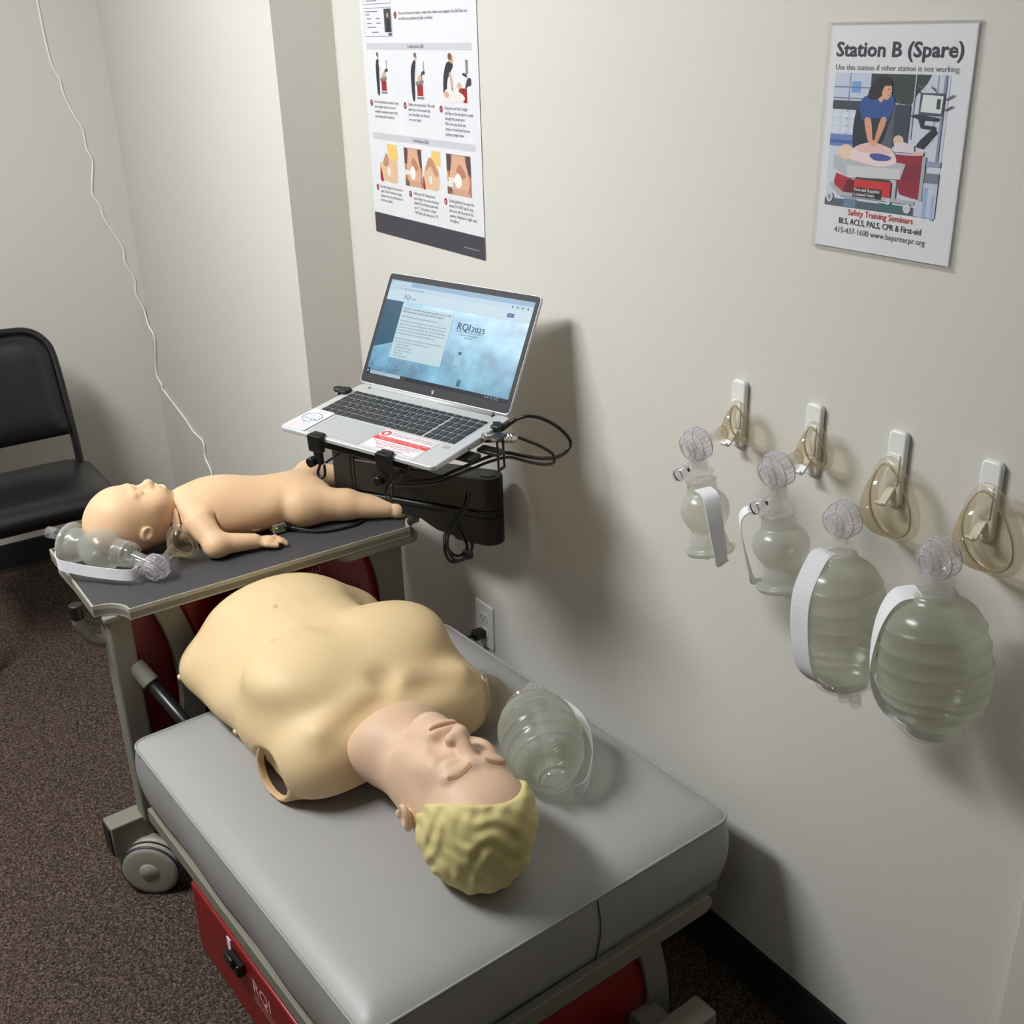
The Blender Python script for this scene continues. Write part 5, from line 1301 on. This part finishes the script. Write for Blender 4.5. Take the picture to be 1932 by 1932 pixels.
    for s in (-1, 1): G.ell((s*.0125, .041, .093), (.0085, .0085, .0085), .008)
    for s in (-1, 1): G.ell((s*.0062, .0505, .0945), (.0034, .0035, .004), .003, 'sub')
    G.ell((0, .074, .076), (.030, .016, .016), .02)                 # mouth mound
    G.cap((-.020, .0700, .086), (.020, .0700, .086), .0065, .0065, .008)   # upper lip
    G.cap((-.018, .0815, .0845), (.018, .0815, .0845), .0068, .0068, .008) # lower lip
    G.ell((0, .0758, .094), (.0275, .0032, .019), .003, 'sub')      # open mouth line
    # neck that flares into a rim over the chest
    G.cap((0, .060, -.036), (.004, .165, -.030), .056, .060, .04)
    G.ell((.010, .208, -.030), (.086, .052, .064), .05)
    G.cut((-.04, .985, .10), .222, .006)
    # right ear (flat against the head)
    for s in (-1, 1):
        G.ell((s*.0750, .034, -.026), (.0075, .017, .026), .006, ry=s*.25); G.ell((s*.0805, .038, -.026), (.006, .009, .015), .005, 'sub'); G.ell((s*.0765, .050, -.030), (.0045, .006, .007), .005)
    fc = place(G.build('head', M_FACE, t, (0, 0, 0), relax=2))
    # painted eyebrows that follow the brow
    from mathutils.bvhtree import BVHTree
    INV = HM.inverted() @ Matrix.Translation(o)
    hv = [INV @ v.co for v in fc.data.vertices]; tree = BVHTree.FromPolygons(hv, [tuple(p.vertices) for p in fc.data.polygons])
    def top(x, y):
        r = tree.ray_cast(Vector((x, y, .2)), Vector((0, 0, -1))); return r[0].z if r[0] else .07
    for s in (-1, 1):
        pts = cat_rom([(s*.0125, -.0165, 0), (s*.025, -.0215, 0), (s*.039, -.0225, 0), (s*.051, -.0180, 0)], 6)
        n = len(pts); vs = []; fs = []
        for i, p in enumerate(pts):
            f = i/(n-1); w_ = .0030*(1-.55*f) + .0003
            for d in (-w_, w_): vs.append((p.x, p.y + d, top(p.x, p.y + d) + .0007))
        for i in range(n-1): fs.append((2*i, 2*i+1, 2*i+3, 2*i+2))
        place(MB().add(vs, fs).build('eyebrow', M_BROW, t, smooth=True))
    MB_m = MB().lathe([(0, .001), (.0, .0225), (.001, .0225)], (0, 0, 0), (0, -.05, 1), 20)
    MB_m.v = [(x, .0758 + y*.10, .0775 + z - abs(x)**2*6) for x, y, z in MB_m.v]
    place(MB_m.build('mouth_opening', M_CREASE_SHADE, t))
    # hair cap with moulded waves
    G = Grid((-.10, -.15, -.115), (.10, .07, .10), .0019)
    cranium(G, .006)
    X, Y, Z = G.full()
    w1 = np.sin(150*Y + 110*Z + 2.4*np.sin(48*X + 36*Z) + 1.6*np.sin(75*X - 60*Y))
    w2 = np.sin(190*X - 90*Y + 130*Z + 2*np.sin(80*Y + 60*Z)); w3 = np.sin(230*Z + 110*X + 1.7*np.sin(120*Y))
    G.D = G.D + (.0012*w1 + .0007*w2 + .0004*w3).astype(np.float32)
    hl = (.595*Y + .803*Z - .0116 + .006*np.cos(X/.077*3.0) - .8*X*X)
    G.D = -G.smin(-G.D, -(hl.astype(np.float32) + 0*G.D), .006)
    place(G.build('hair', M_HAIR, t, (0, 0, 0), relax=1))
adult()

# ================================================================== INFANT MANIKIN (cart-local coordinates)
def infant():
    o = (.40, 1.14, .6885)
    t = thing('infant_manikin', 'bare infant training manikin lying on its back on the dark tray', 'manikin', cart_at(*o))
    z0 = .6885
    # body and limbs in one continuous mesh
    G = Grid((.19, .92, .68), (.75, 1.31, .83), .0022)
    G.ell((.335, 1.170, .747), (.105, .079, .068), .04)          # chest
    G.ell((.445, 1.145, .738), (.115, .078, .054), .04)          # belly
    G.ell((.530, 1.122, .730), (.065, .078, .043), .04)          # pelvis
    G.ell((.272, 1.176, .746), (.036, .060, .046), .03)          # upper chest to neck
    G.ell((.400, 1.158, .728), (.150, .070, .038), .03)          # back
    # near arm
    G.cap((.275, 1.100, .752), (.285, 1.048, .718), .030, .0245, .015); G.cap((.285, 1.048, .718), (.360, 1.028, .709), .0245, .0165, .012)
    G.ell((.285, 1.045, .715), (.026, .024, .022), .012)
    G.ell((.383, 1.020, .705), (.021, .018, .011), .008, rz=-.2)
    for i, (dy, l) in enumerate(((.013, .024), (.0045, .028), (-.004, .027), (-.0125, .022))):
        a = (.396, 1.019 + dy, .7045); G.cap(a, (.396 + l*.6, 1.016 + dy*1.3, .7030), .0047, .0043, .002); G.cap((.396 + l*.6, 1.016 + dy*1.3, .7030), (.396 + l, 1.012 + dy*1.4, .6955), .0043, .0039, .002)
    G.cap((.378, 1.006, .703), (.396, .996, .699), .0062, .0052, .004)
    # far arm
    G.cap((.285, 1.238, .745), (.320, 1.268, .716), .028, .024, .015); G.cap((.320, 1.268, .716), (.395, 1.262, .709), .024, .017, .012); G.ell((.415, 1.256, .703), (.020, .016, .010), .01)
    # near leg, straight, foot turned out
    G.cap((.505, 1.085, .733), (.590, 1.040, .724), .044, .034, .02); G.cap((.590, 1.040, .724), (.662, .986, .713), .033, .0220, .012)
    G.ell((.505, 1.072, .728), (.040, .034, .038), .02)
    G.ell((.686, .966, .715), (.022, .020, .0235), .005, ry=.15); G.ell((.678, .972, .703), (.016, .016, .013), .008)
    for i in range(5):
        f = i/4; G.ell((.7105 - .003*abs(f-.6), .954 - .005*f, .6975 + .0365*f), (.0075, .0066 + .0012*f, .0042 + .0015*f), .0015)
    # far leg bent at the knee
    G.cap((.530, 1.170, .733), (.598, 1.222, .738), .041, .034, .02); G.cap((.598, 1.222, .738), (.680, 1.205, .716), .033, .023, .012); G.ell((.702, 1.190, .712), (.022, .016, .018), .008)
    G.cut((0, 0, -1), -(z0 + .0008), .006)
    # armpit, groin and wrist creases
    G.ell((.312, 1.086, .742), (.002, .016, .026), .006, 'sub', rz=.3)
    for a in (.3605,):
        G.ell((a, 1.028, .709), (.0015, .03, .03), .004, 'sub') if False else None
    G.ell((.2395, 1.186, .745), (.0022, .075, .075), .004, 'sub', rz=.08, ry=.12)     # seam at the neck
    G.build('body', M_BABY, t, o, relax=1)
    for (x, y, z) in ((.352, 1.0865, .729), (.470, 1.074, .731)):
        MB().lathe([(-.004, .0068), (.003, .0064), (.005, .0045), (.0055, .001)], (x, y, z), (0, -1, .25), 14).off(o).build('press_stud', M_BABY, t, smooth=True)
    MB().lathe([(-.010, .017), (.0015, .0165), (.002, .001)], (.392, 1.0835, .722), (0, -1, .2), 22).off(o).build('side_cap', M_BABY, t, auto=40)
    # port block with indicator lamp under the flank, and its cable
    pb = MB().box((.424, 1.064, .692), (.452, 1.09, .712)).off(o).build('port_block', ink(150, 140, 120), t, bevel=.001)
    MB().box((.428, 1.0628, .7045), (.4305, 1.0642, .707)).off(o).build('indicator_lamp', mat('green_lamp', (120, 220, 60), .4, emit=((140, 240, 70), 1.2)), pb)
    MB().box((.436, 1.0628, .702), (.4385, 1.0642, .706)).off(o).build('switch', M_BLACK, pb)
    # ---------------- head
    hc = (.165, 1.190, .760)
    HM = Matrix.Translation(hc) @ Matrix.Rotation(math.radians(-94), 4, 'Z') @ Matrix.Rotation(math.radians(-14), 4, 'X') @ Matrix.Rotation(math.radians(-4), 4, 'Y')
    # head frame: x to subject's left (towards viewer's far side), y to the chin, z out of the face
    G = Grid((-.085, -.11, -.085), (.085, .11, .10), .0021)
    G.ell((0, -.024, -.006), (.0690, .0755, .0690), .03); G.ell((0, -.022, .026), (.054, .050, .042), .03)
    G.ell((0, .030, .016), (.055, .056, .050), .03); G.ell((0, .062, .024), (.034, .026, .034), .03); G.ell((0, .078, .046), (.015, .012, .013), .02)
    for s in (-1, 1):
        G.ell((s*.032, .036, .044), (.024, .026, .022), .02)        # cheeks
        G.ell((s*.024, .004, .082), (.014, .008, .012), .014, 'sub'); G.ell((s*.024, .004, .0640), (.0135, .0075, .008), .005)
        G.cap((s*.010, -.010, .0705), (s*.036, -.010, .0615), .005, .0045, .012)
        # ear
        G.ell((s*.0685, .012, -.012), (.0065, .0140, .0185), .004, ry=s*.2); G.ell((s*.0755, .012, -.010), (.0050, .0078, .0118), .003, 'sub'); G.ell((s*.070, .017, -.018), (.004, .005, .006), .003)
    G.cap((0, .004, .064), (0, .026, .078), .0055, .0085, .010); G.ell((0, .030, .0795), (.0095, .0085, .0085), .008)
    for s in (-1, 1): G.ell((s*.0095, .031, .0725), (.0065, .0065, .0060), .006); G.ell((s*.0045, .0365, .0765), (.0024, .003, .003), .002, 'sub')
    G.ell((0, .052, .062), (.022, .014, .014), .015); G.cap((-.012, .0475, .0735), (.012, .0475, .0735), .0045, .0045, .006); G.cap((-.011, .0605, .0710), (.011, .0605, .0710), .0048, .0048, .006)
    G.ell((0, .0540, .079), (.0140, .0048, .018), .003, 'sub')
    G.cap((0, .03, -.015), (0, .085, -.01), .040, .038, .02)
    G.cut((0, 1, -.25), .079, .003)
    # mould line round the back of the skull
    X, Y, Z = G.full(); ln = np.abs(Z*.97 + .10*Y + .030)
    G.D = G.D - (.0007*np.exp(-(ln/.0012)**2)).astype(np.float32)
    hd = G.build('head', M_BABY, t, (0, 0, 0), relax=2)
    hd.data.transform(Matrix.Translation([-v for v in o]) @ HM)
    for (x, y, z) in ((-.046, .058, -.036), (-.048, .071, -.022)):
        q = MB().lathe([(0, .0035), (.004, .0032), (.0055, .001)], (x, y, z), (-1, .2, -.2), 12).build('press_stud', M_BABY, t, smooth=True); q.data.transform(Matrix.Translation([-v for v in o]) @ HM)
    q = MB().tube([(.0445*math.cos(a), .0700 - .006*math.sin(a), -.008 + .0445*math.sin(a)) for a in [2*math.pi*k/36 for k in range(36)]], .0035, 6, closed=True)  # ring that draws the shading line along the neck joint
    q = q.build('neck_seam_shade', M_CREASE_SHADE, t, smooth=True); q.data.transform(Matrix.Translation([-v for v in o]) @ HM)
infant()
c0 = cq(.455, 1.066, .702)
c = thing('manikin_cable', 'black cable lying on the tray, plugged into the infant manikin flank', 'cable', Matrix.Translation(c0))
MB().tube(cat_rom([cq(.456, 1.064, .702), cq(.470, 1.046, .699), cq(.505, 1.012, .6935), cq(.555, .995, .6930), cq(.605, 1.000, .6930), cq(.645, 1.05, .6930), cq(.66, 1.11, .6930), cq(.63, 1.16, .6930)], 8), .0032, 8).off(c0).build('lead', M_CABLE, c, smooth=True)
MB().tube([cq(.446, 1.072, .703), cq(.461, 1.058, .702)], .0058, 10).off(c0).build('connector', M_BLACKG, c, smooth=True)

finish_text()
